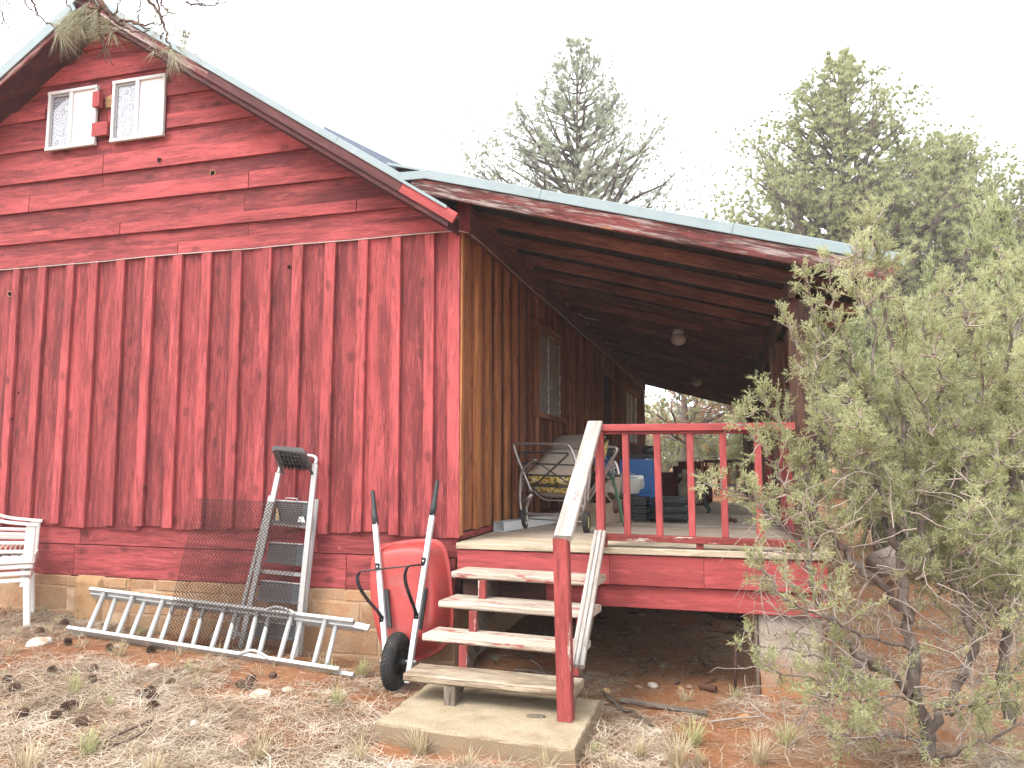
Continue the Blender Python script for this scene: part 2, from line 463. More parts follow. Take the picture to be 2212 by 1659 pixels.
# --- vertical boards and battens
bat = [(-4.445, -4.351), (-4.155, -4.052), (-3.835, -3.735), (-3.564, -3.46), (-3.272, -3.161), (-2.958, -2.85), (-2.666, -2.555), (-2.366, -2.258), (-2.065, -1.959),
       (-1.779, -1.676), (-1.491, -1.378), (-1.185, -1.078), (-.886, -.787), (-.578, -.486), (-.299, -.204), (-.091, .009)]
x = -4.72
while x > XL + .2:
    bat.insert(0, (x - .05, x + .05)); x -= .295
ed = [(a + b) / 2 for a, b in bat]
for i in range(len(ed) - 1):
    zb = 1.0 + rnd(-.02, .012) - (.03 if i % 5 == 2 else 0)
    board('wall_board', (((ed[i] + ed[i + 1]) / 2), .012, zb), ((ed[i] + ed[i + 1]) / 2, .012, 3.40), (1, 0, 0), ed[i + 1] - ed[i] - .008, .024, M['red_wall'], gable)
for i, (a, b) in enumerate(bat):
    zb = 1.0 + rnd(-.022, .02)
    tl = rnd(-.008, .008)
    corner = i == len(bat) - 1
    board('batten', ((a + b) / 2 + tl, -.017, zb if not corner else .985), ((a + b) / 2 - tl, -.017, 3.37 if not corner else 3.36), (1, 0, 0), min(.095, b - a - .012) if not corner else .1, .032, M['red_batten'], gable, bow=rnd(-.004, .004))
# --- horizontal gable siding: wide boards with proud strips
def hboard(name, x0, x1, z0, z1, y, th, mat):
    def cl(xx, z): return max(xl(z) - .04, min(xr(z) + .04, xx))
    pts = [(cl(x0, z0), y, z0), (cl(x1, z0), y, z0), (cl(x1, z1), y, z1), (cl(x0, z1), y, z1)]
    if (Vector(pts[1]) - Vector(pts[0])).length < .03: return
    return poly_board(name, pts, th, (0, 1, 0), mat, gable, xdir=(1, 0, 0))
wide = [(3.375, 3.60, [-7, -4.6, -1.93, .2]), (3.60, 3.90, [-7, -5.0, -1.98, .2]), (3.90, 4.19, [-7, -3.49, .2]), (4.19, 4.52, [-7, -3.42, .2]),
        (4.52, 4.82, [-7, -3.48, .2]), (4.82, 5.12, [-7, -3.46, .2]), (5.12, 5.43, [-7, .2]), (5.43, 5.60, [-7, .2])]
for z0, z1, js in wide:
    for a, b in zip(js[:-1], js[1:]):
        hboard('siding_board', a + .002, b - .002, z0 + .003, z1 - .001, .0, .02, M['red_wall'])
strips = [(3.369, 3.47, [-7, -5.1, -2.62, .2]), (3.599, 3.70, [-7, -3.25, -.9, .2]), (3.901, 4.05, [-7, -4.31, -1.93, .2]), (4.19, 4.365, [-7, -3.475, .2]),
          (4.505, 4.60, [-7, -4.135]), (4.54, 4.675, [-2.805, -1.0]), (4.80, 4.905, [-7, -4.185]), (4.845, 4.96, [-2.815, -1.0]), (5.12, 5.29, [-7, .2]), (5.42, 5.55, [-7, .2])]
for z0, z1, js in strips:
    for a, b in zip(js[:-1], js[1:]):
        hboard('siding_strip', a + .004, b - .004, z0, z1 + rnd(-.006, .006), -.026, .025, M['red_batten'])
# patch pieces between the gable windows
poly_board('patch_block', [(-3.585, -.03, 4.815), (-3.51, -.03, 4.815), (-3.51, -.03, 4.96), (-3.585, -.03, 4.96)], .05, (0, -1, 0), M['red_fresh'], gable, xdir=(0, 0, 1))
poly_board('patch_block', [(-3.595, -.03, 4.54), (-3.42, -.03, 4.54), (-3.42, -.03, 4.67), (-3.595, -.03, 4.67)], .03, (0, -1, 0), M['red_fresh'], gable, xdir=(1, 0, 0))
tag(poly_board('torn_wood_patch', [(-3.50, -.0025, 4.83), (-3.40, -.0025, 4.82), (-3.395, -.0025, 4.93), (-3.42, -.0025, 4.955), (-3.505, -.0025, 4.925)], .006, (0, -1, 0), M['raw'], gable), 'raw yellow torn wood between the gable windows')
# woodpecker and knot holes: flat black discs painted as the shade inside, chewed raw rim
def knot_hole(x, z, r, y, raw=True, par=None, half=False):
    n = 14
    rr = [r * R.uniform(.85, 1.15) for _ in range(n)]
    V, F = [], []
    for k, (f, yy) in enumerate(((1.0, y - .0005), (1.0, y - .003), (.8, y - .004), (.72, y + .0))):
        for i in range(n):
            a = 2 * math.pi * i / n * (.5 if half else 1) + (math.pi / 2 if half else 0)
            V.append((x + rr[i] * f * math.cos(a), yy, z + rr[i] * f * math.sin(a) * 1.05))
    for k in range(3):
        for i in range(n - (1 if half else 0)):
            j = (i + 1) % n; F.append((k * n + i, k * n + j, (k + 1) * n + j, (k + 1) * n + i))
    o = obj('knot_hole', V, F, M['raw'] if raw else M['red'], par or gable)
    V2 = [(x + rr[i] * .8 * math.cos(2 * math.pi * i / n * (.5 if half else 1) + (math.pi / 2 if half else 0)), y - .0022, z + rr[i] * .84 * math.sin(2 * math.pi * i / n * (.5 if half else 1) + (math.pi / 2 if half else 0))) for i in range(n)]
    mesh = obj('hole_shade_disc', V2, [tuple(range(n))], M['hole'], par or gable)
knot_hole(-2.855, 4.245, .026, -.028, False)
knot_hole(-2.31, 4.08, .032, -.002, True)
p = PY(263, 645, -.001); knot_hole(p.x + .02, p.z, .055, -.002, False, half=True)
p = PY(22, 635, -.001); knot_hole(p.x, p.z, .028, -.002, True)
p = PY(40, 848, -.001); knot_hole(p.x, p.z, .014, -.002, False)
p = PY(370, 800, -.001); knot_hole(p.x, p.z, .018, -.002, False)
p = PY(625, 577, -.001); knot_hole(p.x, p.z, .02, -.002, False)
# --- skirting and corner
sk = [(.83, 1.04, [-7.0, -5.4, -3.545, -1.2, -.012], .030), (.558, .824, [-7.0, -5.1, -3.61, -.95, -.03], .036)]
for z0, z1, js, yy in sk:
    for a, b in zip(js[:-1], js[1:]):
        board('skirting_board', (a + .003, yy, (z0 + z1) / 2), (b - .003, yy, (z0 + z1) / 2), (0, 0, 1), z1 - z0, .018, M['red'], gable)
# --- bolt heads on the skirting and nails
nb = NB()
def nail(x, z, y, r=.006):
    a = np.arange(6) * math.pi / 3
    nb.tri(np.concatenate([np.stack([x + r * np.cos(a), np.full(6, y), z + r * np.sin(a)], 1), [[x, y - r * .7, z]]]), [(6, i, (i + 1) % 6) for i in range(6)])
for i in range(34):
    xx = rnd(-4.8, -.1); nail(xx, rnd(.86, .98) if i % 2 else rnd(.6, .8), .0205 if i % 2 else .0265, rnd(.005, .010))
for a, b in bat:
    for zz in (1.08, 1.7, 2.35, 2.9, 3.3): nail((a + b) / 2 + rnd(-.03, .03), zz + rnd(-.06, .06), -.0335, .004)
for z0, z1, js in strips:
    for xx in np.arange(-4.8, .0, .62):
        if xl(z1) < xx < xr(z1) - .1 and any(a < xx < b for a, b in zip(js[:-1], js[1:])): nail(xx + rnd(-.1, .1), z0 + .025, -.0265, .004); nail(xx + rnd(-.1, .1), z1 - .025, -.0265, .004)
M['nail'] = plain('painted_nail_heads', (.42, .16, .14), .5, 0, .2, 30)
tag(nb.build('nail_heads', M['nail'], gable), kind='stuff')

# --- gable windows
def gable_window(x0, x1, z0, z1, mull, label):
    y = -.024
    wroot = poly_board('window', [(x0 + .01, y, z0 + .01), (x1 - .01, y, z0 + .01), (x1 - .01, y, z1 - .01), (x0 + .01, y, z1 - .01)], .004, (0, -1, 0), M['curtain'], cabin)
    tag(wroot, label)
    f = .032
    for (a, b, c, d) in ((x0, x1, z1 - f, z1), (x0, x1, z0, z0 + f)):
        board('frame_bar', (a, y - .018, (c + d) / 2), (b, y - .018, (c + d) / 2), (0, 0, 1), d - c, .034, M['white_paint'], wroot)
    for (a, b) in ((x0, x0 + f), (x1 - f * .6, x1), (mull - .022, mull + .022)):
        board('frame_bar', ((a + b) / 2, y - .017, z0 + f), ((a + b) / 2, y - .017, z1 - f), (1, 0, 0), b - a, .03, M['white_paint'], wroot)
    # sash with grey gasket, glass over patterned curtain, white board in the other half
    for (a, b) in ((x0 + f, x0 + f + .02), (mull - .036, mull - .022)):
        board('sash_bar', ((a + b) / 2, y - .011, z0 + f), ((a + b) / 2, y - .011, z1 - f), (1, 0, 0), b - a, .012, M['gasket'], wroot)
    board('sash_bar', (x0 + f, y - .012, z1 - f - .012), (mull - .022, y - .012, z1 - f - .012), (0, 0, 1), .024, .012, M['gasket'], wroot)
    poly_board('pane', [(x0 + f + .02, y - .009, z0 + f), (mull - .036, y - .009, z0 + f), (mull - .036, y - .009, z1 - f - .02), (x0 + f + .02, y - .009, z1 - f - .02)], .003, (0, -1, 0), M['glass'], wroot)
    poly_board('white_panel', [(mull + .022, y - .007, z0 + f), (x1 - f * .6, y - .007, z0 + f), (x1 - f * .6, y - .007, z1 - f), (mull + .022, y - .007, z1 - f)], .008, (0, -1, 0), M['white_board'], wroot)
def glassmat():
    m, t, b = newmat('window_glass')
    tr = N(t, 'BsdfTransparent'); gl = N(t, 'BsdfGlossy'); gl.inputs['Roughness'].default_value = .03
    mx = N(t, 'MixShader'); mx.inputs[0].default_value = .08; t.links.new(tr.outputs[0], mx.inputs[1]); t.links.new(gl.outputs[0], mx.inputs[2])
    o = [q for q in t.nodes if q.type == 'OUTPUT_MATERIAL'][0]; t.links.new(mx.outputs[0], o.inputs[0])
    return m
M['glass'] = glassmat()
def curtainmat():
    m, t, b = newmat('lace_curtain'); src = coords(t)
    v = N(t, 'TexVoronoi', feature='F1'); v.inputs['Scale'].default_value = 9; t.links.new(src, v.inputs['Vector'])
    wv = N(t, 'Math', operation='SINE'); mu = N(t, 'Math', operation='MULTIPLY'); mu.inputs[1].default_value = 34; t.links.new(v.outputs['Distance'], mu.inputs[0]); t.links.new(mu.outputs[0], wv.inputs[0])
    n = noise(t, src, 14, 4, .6, 1.0)
    ad = N(t, 'Math', operation='MULTIPLY_ADD'); ad.inputs[1].default_value = .35; t.links.new(wv.outputs[0], ad.inputs[0]); t.links.new(n, ad.inputs[2])
    t.links.new(ramp(t, ad.outputs[0], [(.25, (.22, .22, .26)), (.75, (.46, .46, .50))]), b.inputs['Base Color']); b.inputs['Roughness'].default_value = .9
    return m
M['curtain'] = curtainmat()
M['gasket'] = plain('grey_gasket', (.30, .30, .31), .6, 0, .1, 20)
gable_window(-4.13, -3.563, 4.462, 5.04, -3.86, 'sliding gable window with one white blank half, nearer the ridge end')
gable_window(-3.39, -2.812, 4.462, 5.048, -3.112, 'sliding gable window with lace curtain and one white blank half, nearer the porch')

# --- foundation of blocks
def blockmat():
    m, t, b = newmat('tan_concrete_block'); src = coords(t)
    n = noise(t, src, 7, 6, .65); f = noise(t, src, 90, 3, .7)
    cc = ramp(t, n, [(.3, (.46, .235, .12)), (.5, (.50, .31, .18)), (.72, (.52, .38, .26))])
    cc = mixc(t, ramp(t, f, [(.35, .45), (.6, 0.0)]), cc, (.22, .12, .07))
    oi = N(t, 'ObjectInfo'); vr = N(t, 'MapRange'); vr.inputs['To Min'].default_value = .88; vr.inputs['To Max'].default_value = 1.12; t.links.new(oi.outputs['Random'], vr.inputs[0])
    cb = N(t, 'CombineColor'); [t.links.new(vr.outputs[0], cb.inputs[i]) for i in range(3)]
    cc = mixc(t, 1.0, cc, cb.outputs[0], 'MULTIPLY')
    t.links.new(cc, b.inputs['Base Color']); b.inputs['Roughness'].default_value = .95; b.inputs['Specular IOR Level'].default_value = .1
    hh = N(t, 'Math', operation='ADD'); t.links.new(n, hh.inputs[0]); t.links.new(f, hh.inputs[1]); bump(t, b, hh.outputs[0], .8, .012)
    return m
M['block'] = blockmat()
M['mortar'] = plain('pale_mortar', (.54, .38, .25), .95, 0, .25, 40, .1, .7, dirt=(.36, .2, .1), dth=(.45, .6), dscale=5)
M['stucco'] = plain('tan_mortar_patch', (.40, .24, .125), .95, 0, .12, 12, .1, .8, dirt=(.13, .085, .06), dth=(.6, .66), dscale=18)
found = poly_board('foundation', [(XL, -.0135, -.3), (-.02, -.0135, -.3), (-.02, -.0135, .548), (XL, -.0135, .548)], .2, (0, 1, 0), M['mortar'], cabin)
rows = [(.475, .555, .30), (.275, .463, .40), (.075, .263, .40), (-.13, .063, .40)]
for ri, (z0, z1, ln) in enumerate(rows):
    xx = XL + .05 + (ri % 2) * ln * .45
    while xx < -.06:
        l = ln * rnd(.85, 1.12) if ri == 0 else ln * rnd(.96, 1.03)
        x1 = min(xx + l, -.02)
        if x1 - xx > .06:
            if not (-3.42 < (xx + x1) / 2 < -3.02 and ri in (1, 2)):
                bm = bmesh.new(); box_bm(bm, (0, 0, 0), (x1 - xx - .014, .05, z1 - z0))
                bmesh.ops.bevel(bm, geom=bm.edges[:], offset=.006, segments=1, affect='EDGES')
                for v in bm.verts: v.co += V3((rnd(-.006, .006), rnd(-.002, .002), rnd(-.005, .005)))
                bmobj('block', bm, M['block'], found, Matrix.Translation(((xx + x1) / 2, .008 + rnd(-.005, .004), (z0 + z1) / 2)))
        xx += l
# mortar patch pilaster and a black panel painting in the shade of the vent
bm = bmesh.new()
bmesh.ops.create_grid(bm, x_segments=12, y_segments=12, size=.5)
rp = random.Random(3)
for v in bm.verts:
    e = max(abs(v.co.x), abs(v.co.y)) * 2
    v.co = V3((v.co.x * .29 * (1 + rp.uniform(-.05, .05)), -(.055 if e < .9 else -.0) - rp.uniform(-.008, .008), v.co.y * .42))
bmobj('mortar_patch', bm, M['stucco'], found, Matrix.Translation((PY(196, 1290).x, .0, .36)), True)
pv = PY(260, 1290, 0)
poly_board('vent_shade_panel', [(pv.x - .085, -.004, .24), (pv.x + .085, -.004, .24), (pv.x + .085, -.004, .475), (pv.x - .085, -.004, .475)], .03, (0, 1, 0), M['hole'], found)
for sx in (-1, 1):
    board('vent_frame', (pv.x + sx * .098, -.006, .2), (pv.x + sx * .098, -.006, .49), (1, 0, 0), .024, .03, M['block'], found)
# right-hand side foundation under the porch
side_f = poly_board('side_foundation', [(-.02, .05, -.3), (-.02, YB, -.3), (-.02, YB, .9), (-.02, .05, .9)], .03, (-1, 0, 0), M['block'], cabin)

# --- main roof
def roof_prism(name, prof, y0, y1, mat, parent):
    n = len(prof); V = [(x, y0, z) for x, z in prof] + [(x, y1, z) for x, z in prof]
    F = [tuple(range(n)), tuple(range(2 * n - 1, n - 1, -1))] + [(i, (i + 1) % n, n + (i + 1) % n, n + i) for i in range(n)]
    bm = bmesh.new(); vs = [bm.verts.new(v) for v in V]; [bm.faces.new([vs[i] for i in f]) for f in F]
    return bmobj(name, bm, mat, parent)
XE = .0                          # lower edge of the main roof over the porch
YF = -.32
roof = roof_prism('roof_deck', [(XE, S(XE)), (AX, S(AX)), (2 * AX - XE - .35, S(2 * AX - XE - .35)), (2 * AX - XE - .35, S(2 * AX - XE - .35) + .115), (AX, S(AX) + .125), (XE, S(XE) + .125)], YF + .026, YB + .4, M['soffit'], cabin)
metal = roof_prism('roof_sheet', [(XE, S(XE) + .13), (AX, S(AX) + .14), (2 * AX - XE - .4, S(2 * AX - XE - .4) + .12), (2 * AX - XE - .4, S(2 * AX - XE - .4) + .15), (AX, S(AX) + .165), (XE, S(XE) + .155)], YF - .012, YB + .45, M['metal_roof'], roof)
dr = V3((1, 0, -.65)).normalized(); pr = V3((.65, 0, 1)).normalized()
def rake(name, xa, xb, off, wd, y, th, mat, sgn=1, par=None):
    if sgn > 0: a, b, pp = V3((xa, y, S(xa))), V3((xb, y, S(xb))), pr
    else: a, b, pp = V3((xa, y, S(xa))), V3((xb, y, S(xb))), V3((-.65, 0, 1)).normalized()
    return board(name, a + pp * (off + wd / 2), b + pp * (off + wd / 2), pp, wd, th, mat, par or roof, ch=.003)
for xa, xb, mm in ((AX + .02, -2.2, 'fascia'), (-2.197, -.42, 'soffit'), (-.417, .02, 'red_fresh')):
    rake('barge_board', xa, xb, .038, .085, YF + .012, .022, M[mm])
rake('barge_board', AX - .02, -7.0, -.010, .06, YF + .012, .022, M['fascia'], -1)
# light metal trim along the rakes, in lengths
for xa, xb in ((AX + .03, -2.3), (-2.297, -1.0), (-.997, -.46)):
    rake('rake_trim', xa, xb, .110, .056, YF - .006, .014, M['metal_roof'])
for xa, xb in ((AX - .03, -5.1), (-5.103, -7.1)):
    rake('rake_trim', xa, xb, .038, .085, YF - .006, .014, M['metal_roof'], -1)
# frieze along the gable under the soffit
# raised blue-grey flashing where the pitches meet
a, b = PY(700, 272, .45), PY(898, 370, .45)
fl = poly_board('valley_flashing', [a, b, b - V3((.02, 0, .10)), a - V3((.02, 0, .10))], .02, (0, 1, 0), M['metal_dark'], roof)

# --- porch roof
PFY = -.29
pa, pb = PY(958, 428.5, PFY), PY(1934, 611.7, PFY)
PSL = (pb.z - pa.z) / (pb.x - pa.x)
def B(x): return pa.z + PSL * (x - pa.x)        # underside of the porch rafters
PXE = pb.x
pd = V3((1, 0, PSL)).normalized(); pu = V3((-PSL, 0, 1)).normalized()
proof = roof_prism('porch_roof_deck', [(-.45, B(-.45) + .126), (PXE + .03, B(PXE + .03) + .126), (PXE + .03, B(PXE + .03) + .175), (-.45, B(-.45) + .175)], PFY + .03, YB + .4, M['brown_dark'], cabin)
psheet = roof_prism('porch_roof_sheet', [(-.5, B(-.5) + .178), (PXE + .07, B(PXE + .07) + .178), (PXE + .07, B(PXE + .07) + .198), (-.5, B(-.5) + .198)], PFY - .02, YB + .45, M['metal_roof'], proof)
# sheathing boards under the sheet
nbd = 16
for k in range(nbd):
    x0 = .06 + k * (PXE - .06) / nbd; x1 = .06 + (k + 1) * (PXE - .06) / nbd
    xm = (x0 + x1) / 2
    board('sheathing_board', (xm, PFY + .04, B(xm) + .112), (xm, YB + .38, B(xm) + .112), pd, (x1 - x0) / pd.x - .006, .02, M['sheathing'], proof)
yy = .30
ry = []
while yy < YB + .2:
    ry.append(yy); yy += .64
for yy in ry:
    a, b = V3((-.3, yy, B(-.3) + .050)), V3((PXE - .02, yy, B(PXE - .02) + .050))
    board('rafter', a, b, pu, .094, .042, M['rafter'], proof)
# front fascia rafter with flaking paint, metal edge above
a, b = V3((-.3, PFY, B(-.3) + .056)), V3((PXE, PFY, B(PXE) + .056))
board('front_fascia', a, b, pu, .118, .04, M['fascia'], proof, ends=(0, .03))
for xa, xb in ((-.16, .72), (.723, 2.05), (2.053, PXE + .06)):
    board('edge_trim', V3((xa, PFY - .026, B(xa) + .158)), V3((xb, PFY - .026, B(xb) + .158)), pu, .075, .012, M['metal_roof'], proof)
a0 = V3((-.46, YF - .006, S(-.46))) + pr * .138
board('edge_trim', a0, V3((-.157, PFY - .026, B(-.157) + .158)), pu, .066, .012, M['metal_roof'], proof)
# back fascia
board('rear_fascia', V3((-.3, YB + .42, B(-.3) + .056)), V3((PXE, YB + .42, B(PXE) + .056)), pu, .118, .04, M['brown_dark'], proof)

# --- porch side wall
swall = poly_board('side_wall', [(-.07, .125, .9), (-.07, YB, .9), (-.07, YB, 3.6), (-.07, .125, 3.6)], .06, (1, 0, 0), M['brown_dark'], cabin)
W1 = (2.33, 3.63, 2.08, 2.98); D1 = (6.98, 8.12, .97, 3.02); W2 = (10.2, 12.55, 1.95, 3.0)
yy = .03; k = 0
while yy < YB - .05:
    y1 = yy + .295 * rnd(.96, 1.04)
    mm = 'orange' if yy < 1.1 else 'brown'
    segs = [(1.02, 3.36)]
    for w_ in (W1, D1, W2):
        if w_[0] - .05 < (yy + y1) / 2 < w_[1] + .05:
            segs = [(1.02, w_[2] - .05), (w_[3] + .1, 3.36)] if w_ is not D1 else [(w_[3] + .1, 3.36)]
    for z0, z1 in segs:
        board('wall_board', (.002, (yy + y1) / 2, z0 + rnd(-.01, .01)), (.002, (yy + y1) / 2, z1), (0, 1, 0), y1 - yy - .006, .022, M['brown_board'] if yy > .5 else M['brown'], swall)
        if not any(w_[0] - .06 < y1 < w_[1] + .06 for w_ in (W1, D1, W2)) or True:
            if not (len(segs) == 1 and z0 > 2 and segs[0][0] > 2): pass
            board('batten', (.032, y1, z0 + rnd(-.012, .012)), (.032, y1, z1), (0, 1, 0), .105, .036, M[mm], swall, bow=rnd(-.003, .003))
    yy = y1; k += 1
board('corner_trim', (.018, .0, 1.0), (.018, .0, 3.36), (0, 1, 0), .05, .02, M['orange'], swall)
board('base_trim', (.012, .03, .99), (.012, 6.3, .99), (0, 0, 1), .05, .02, M['red'], swall)
# eave beam that carries the rafters
for ya, yb in ((-.02, 5.0), (5.003, 10.0), (10.003, YB + .15)):
    board('eave_beam', (.064, ya, 3.45), (.064, yb, 3.45), (0, 0, 1), .235, .04, M['eave'], swall)
board('eave_end_trim', (.03, -.03, 3.34), (.03, -.03, 3.6), (1, 0, 0), .1, .02, M['red'], swall)
for yb in ry:        # blocking between rafter feet
    board('rafter_block', (.115, yb + .03, B(.115) + .06), (.115, yb + .28, B(.115) + .06), (0, 0, 1), .1, .03, M['brown'], swall)

def side_window(w_, label, mulls):
    y0, y1, z0, z1 = w_
    xx = .012
    root = poly_board('window', [(xx, y0 + .02, z0), (xx, y1 - .02, z0), (xx, y1 - .02, z1), (xx, y0 + .02, z1)], .006, (1, 0, 0), M['blind'], cabin)
    tag(root, label)
    board('head_trim', (.04, y0 - .06, z1 + .055), (.04, y1 + .06, z1 + .055), (0, 0, 1), .11, .04, M['brown'], root)
    board('sill', (.055, y0 - .09, z0 - .03), (.055, y1 + .09, z0 - .03), (0, 0, 1), .05, .085, M['brown'], root)
    for yy in (y0 - .03, y1 + .03):
        board('jamb_trim', (.038, yy, z0 - .005), (.038, yy, z1), (0, 1, 0), .06, .034, M['brown'], root)
    for yy in mulls:
        board('mullion', (.035, yy, z0), (.035, yy, z1), (0, 1, 0), .05, .03, M['white_paint'], root)
    ys = [y0] + list(mulls) + [y1]
    for a, b in zip(ys[:-1], ys[1:]):
        poly_board('pane', [(.027, a + .025, z0), (.027, b - .025, z0), (.027, b - .025, z1), (.027, a + .025, z1)], .003, (1, 0, 0), M['glass'], root)
    return root
M['blind'] = plain('dusty_brown_blind', (.33, .30, .26), .7, 0, .15, 12, .2)
w1 = side_window(W1, 'porch window with brown blind and torn white foam strip', [])
for yy, wd in ((2.93, .05), (3.55, .03)):       # torn foam strips inside the glass
    bm = bmesh.new()
    bmesh.ops.create_grid(bm, x_segments=3, y_segments=36, size=.5)
    for v in bm.verts:
        v.co = V3((.034 + rnd(0, .012), yy + v.co.x * wd * rnd(.5, 1.3), (W1[2] + W1[3]) / 2 + v.co.y * (W1[3] - W1[2] - .02)))
    bmobj('foam_strip', bm, M['white_paint'], w1)
side_window(W2, 'farthest porch window with white mullions', [10.95, 11.75])
# door
droot = poly_board('door', [(.0, D1[0], D1[2]), (.0, D1[1], D1[2]), (.0, D1[1], D1[3]), (.0, D1[0], D1[3])], .012, (1, 0, 0), M['brown_dark'], cabin)
board('door_head_trim', (.04, D1[0] - .1, D1[3] + .05), (.04, D1[1] + .1, D1[3] + .05), (0, 0, 1), .1, .04, M['brown'], droot)
for yy in (D1[0] - .05, D1[1] + .05):
    board('door_jamb', (.036, yy, D1[2]), (.036, yy, D1[3]), (0, 1, 0), .09, .034, M['brown'], droot)
tag(board('door_handle', (.045, D1[0] + .1, 1.95), (.045, D1[0] + .2, 1.95), (0, 0, 1), .03, .03, M['galv'], droot))

# --- porch posts, header and braces
hd_z = 2.68
hx = 2.48
phead = None
for i, yy in enumerate((.07, 2.42, 5.0, 7.6, 10.2, 13.4)):
    wd = .145
    z0 = .96 if yy < 6.2 else gz(hx, yy) - .05
    pst = board('porch_post', (hx, yy, z0), (hx, yy, hd_z), (1, 0, 0), wd, .14, M['post'], cabin, ch=.01)
    if i in (1, 2):
        board('knee_brace', (hx, yy + .07, hd_z - .5), (hx, yy + .55, hd_z), (0, 1, 1), .09, .09, M['post'], pst)
        board('knee_brace', (hx, yy - .07, hd_z - .5), (hx, yy - .55, hd_z), (0, 1, -1), .09, .09, M['post'], pst)
for sx in (-.05, .05):
    h = board('header_beam', (hx + sx, -.06, hd_z + .075), (hx + sx, YB + .1, hd_z + .075), (0, 0, 1), B(hx) - hd_z - .004 if sx < 0 else B(hx + .05) - hd_z - .002, .045, M['post'], cabin)
# --- globe lamps under the rafters (unlit)
def porch_plane(u, v, off):
    d = ray(u, v); t = (B(0) - off - CAM.z + PSL * CAM.x) / (d.z - PSL * d.x); return CAM + d * t
for u, v, lb in ((1465, 733, 'round white glass globe lamp on the porch ceiling, the nearer one'), (1505, 826, 'round white glass globe lamp on the porch ceiling, the farther one')):
    c = porch_plane(u, v, .06)
    bm = bmesh.new(); bmesh.ops.create_uvsphere(bm, u_segments=20, v_segments=12, radius=.095)
    for q in bm.verts: q.co.z *= .82
    lt = thing('globe_lamp', c + V3((0, 0, .1)), lb, 'lamp', 'globe lamps on the porch ceiling')
    bmobj('globe', bm, M['globe'], lt, Matrix.Translation(c), True)
    bm = bmesh.new(); bmesh.ops.create_cone(bm, cap_ends=True, segments=16, radius1=.075, radius2=.06, depth=.06)
    bmobj('ceiling_mount', bm, M['white_paint'], lt, Matrix.Translation(c + V3((0, 0, .095))), True)
# --- cable stapled along the trim and round the corner onto the eave beam
pts = [PY(-40, 586.5, -.034)] + [PY(u, 583 - 80 * u / 940 + rnd(-1.2, 1.2), -.034) for u in range(60, 940, 80)] + [PY(968, 500, -.05)]
pts += [V3((.05, -.06, 3.345)), V3((.093, .05, 3.33))] + [V3((.093, y, 3.335 + rnd(-.008, .006) - .02 * math.sin(y * .9) ** 2)) for y in np.arange(.5, 13.5, .8)]
tag(tube('cable', smooth_path(pts, 1), .0045, M['wire'], None, 6), 'thin pale cable stapled along the gable trim and on under the porch eave', 'cable')
pts = [porch_plane(1428, 683, .02), porch_plane(1408, 690, .05), PX(1390, 702, .1), PX(1402, 716, .1), PX(1440, 755, .1), PX(1490, 800, .1)] if 0 else [V3((.4, 4.4, B(.4))), V3((.2, 4.3, B(.2) - .02)), V3((.095, 4.3, 3.555))] + [V3((.095, y, 3.56 + .01 * math.sin(y * 3))) for y in np.arange(4.8, 9.5, .5)]
tag(tube('lamp_wire', smooth_path(pts, 1), .005, M['wire'], None, 6), 'slack pale lamp wire looping from porch rafters to the eave beam', 'wire')

# ================================================================== porch deck
deck = thing('porch_deck', (1.3, -.1, 0), 'raised weathered plank porch deck with red fascia boards on a concrete pier', 'deck')
DZ = .96; DX1 = 2.58; DY0 = -.145; DYE = 6.25
yy = DY0; first = True
while yy < DYE:
    wd = .14
    board('deck_plank', (.03, yy + wd / 2, DZ - .021), (DX1 + .03, yy + wd / 2, DZ - .021 + rnd(-.002, .001)), (0, 1, 0), wd - .006, .042, M['deck_edge'] if yy < .4 else M['deck'], deck)
    yy += wd
for xa, xb in ((.035, 1.16), (1.163, 1.80), (1.803, DX1)):
    board('deck_fascia', (xa, DY0 + .035, .808), (xb, DY0 + .035, .806), (0, 0, 1), .205, .03, M['red_fresh'], deck)
board('deck_beam', (.7, DY0 + .085, .625), (DX1, DY0 + .085, .620), (0, 0, 1), .15, .06, M['red_fresh'], deck)
board('deck_beam', (.06, DY0 + .11, .625), (.697, DY0 + .11, .625), (0, 0, 1), .15, .06, M['brown_dark'], deck)
board('side_fascia', (DX1 - .015, DY0 + .053, .808), (DX1 - .015, DYE, .808), (0, 0, 1), .205, .03, M['red'], deck)
board('side_beam', (DX1 - .03, DY0 + .12, .62), (DX1 - .03, DYE, .62), (0, 0, 1), .15, .05, M['red'], deck)
board('back_fascia', (.03, DYE, .8), (DX1, DYE, .8), (0, 0, 1), .2, .03, M['red'], deck)
board('rim_joist', (.05, DY0 + .064, .80), (DX1 - .03, DY0 + .064, .80), (0, 0, 1), .2, .022, M['brown_dark'], deck)
for xx in np.arange(.12, 2.5, .4):
    board('joist', (xx, DY0 + .16, .83), (xx, DYE - .03, .83), (0, 0, 1), .16, .04, M['brown_dark'], deck)
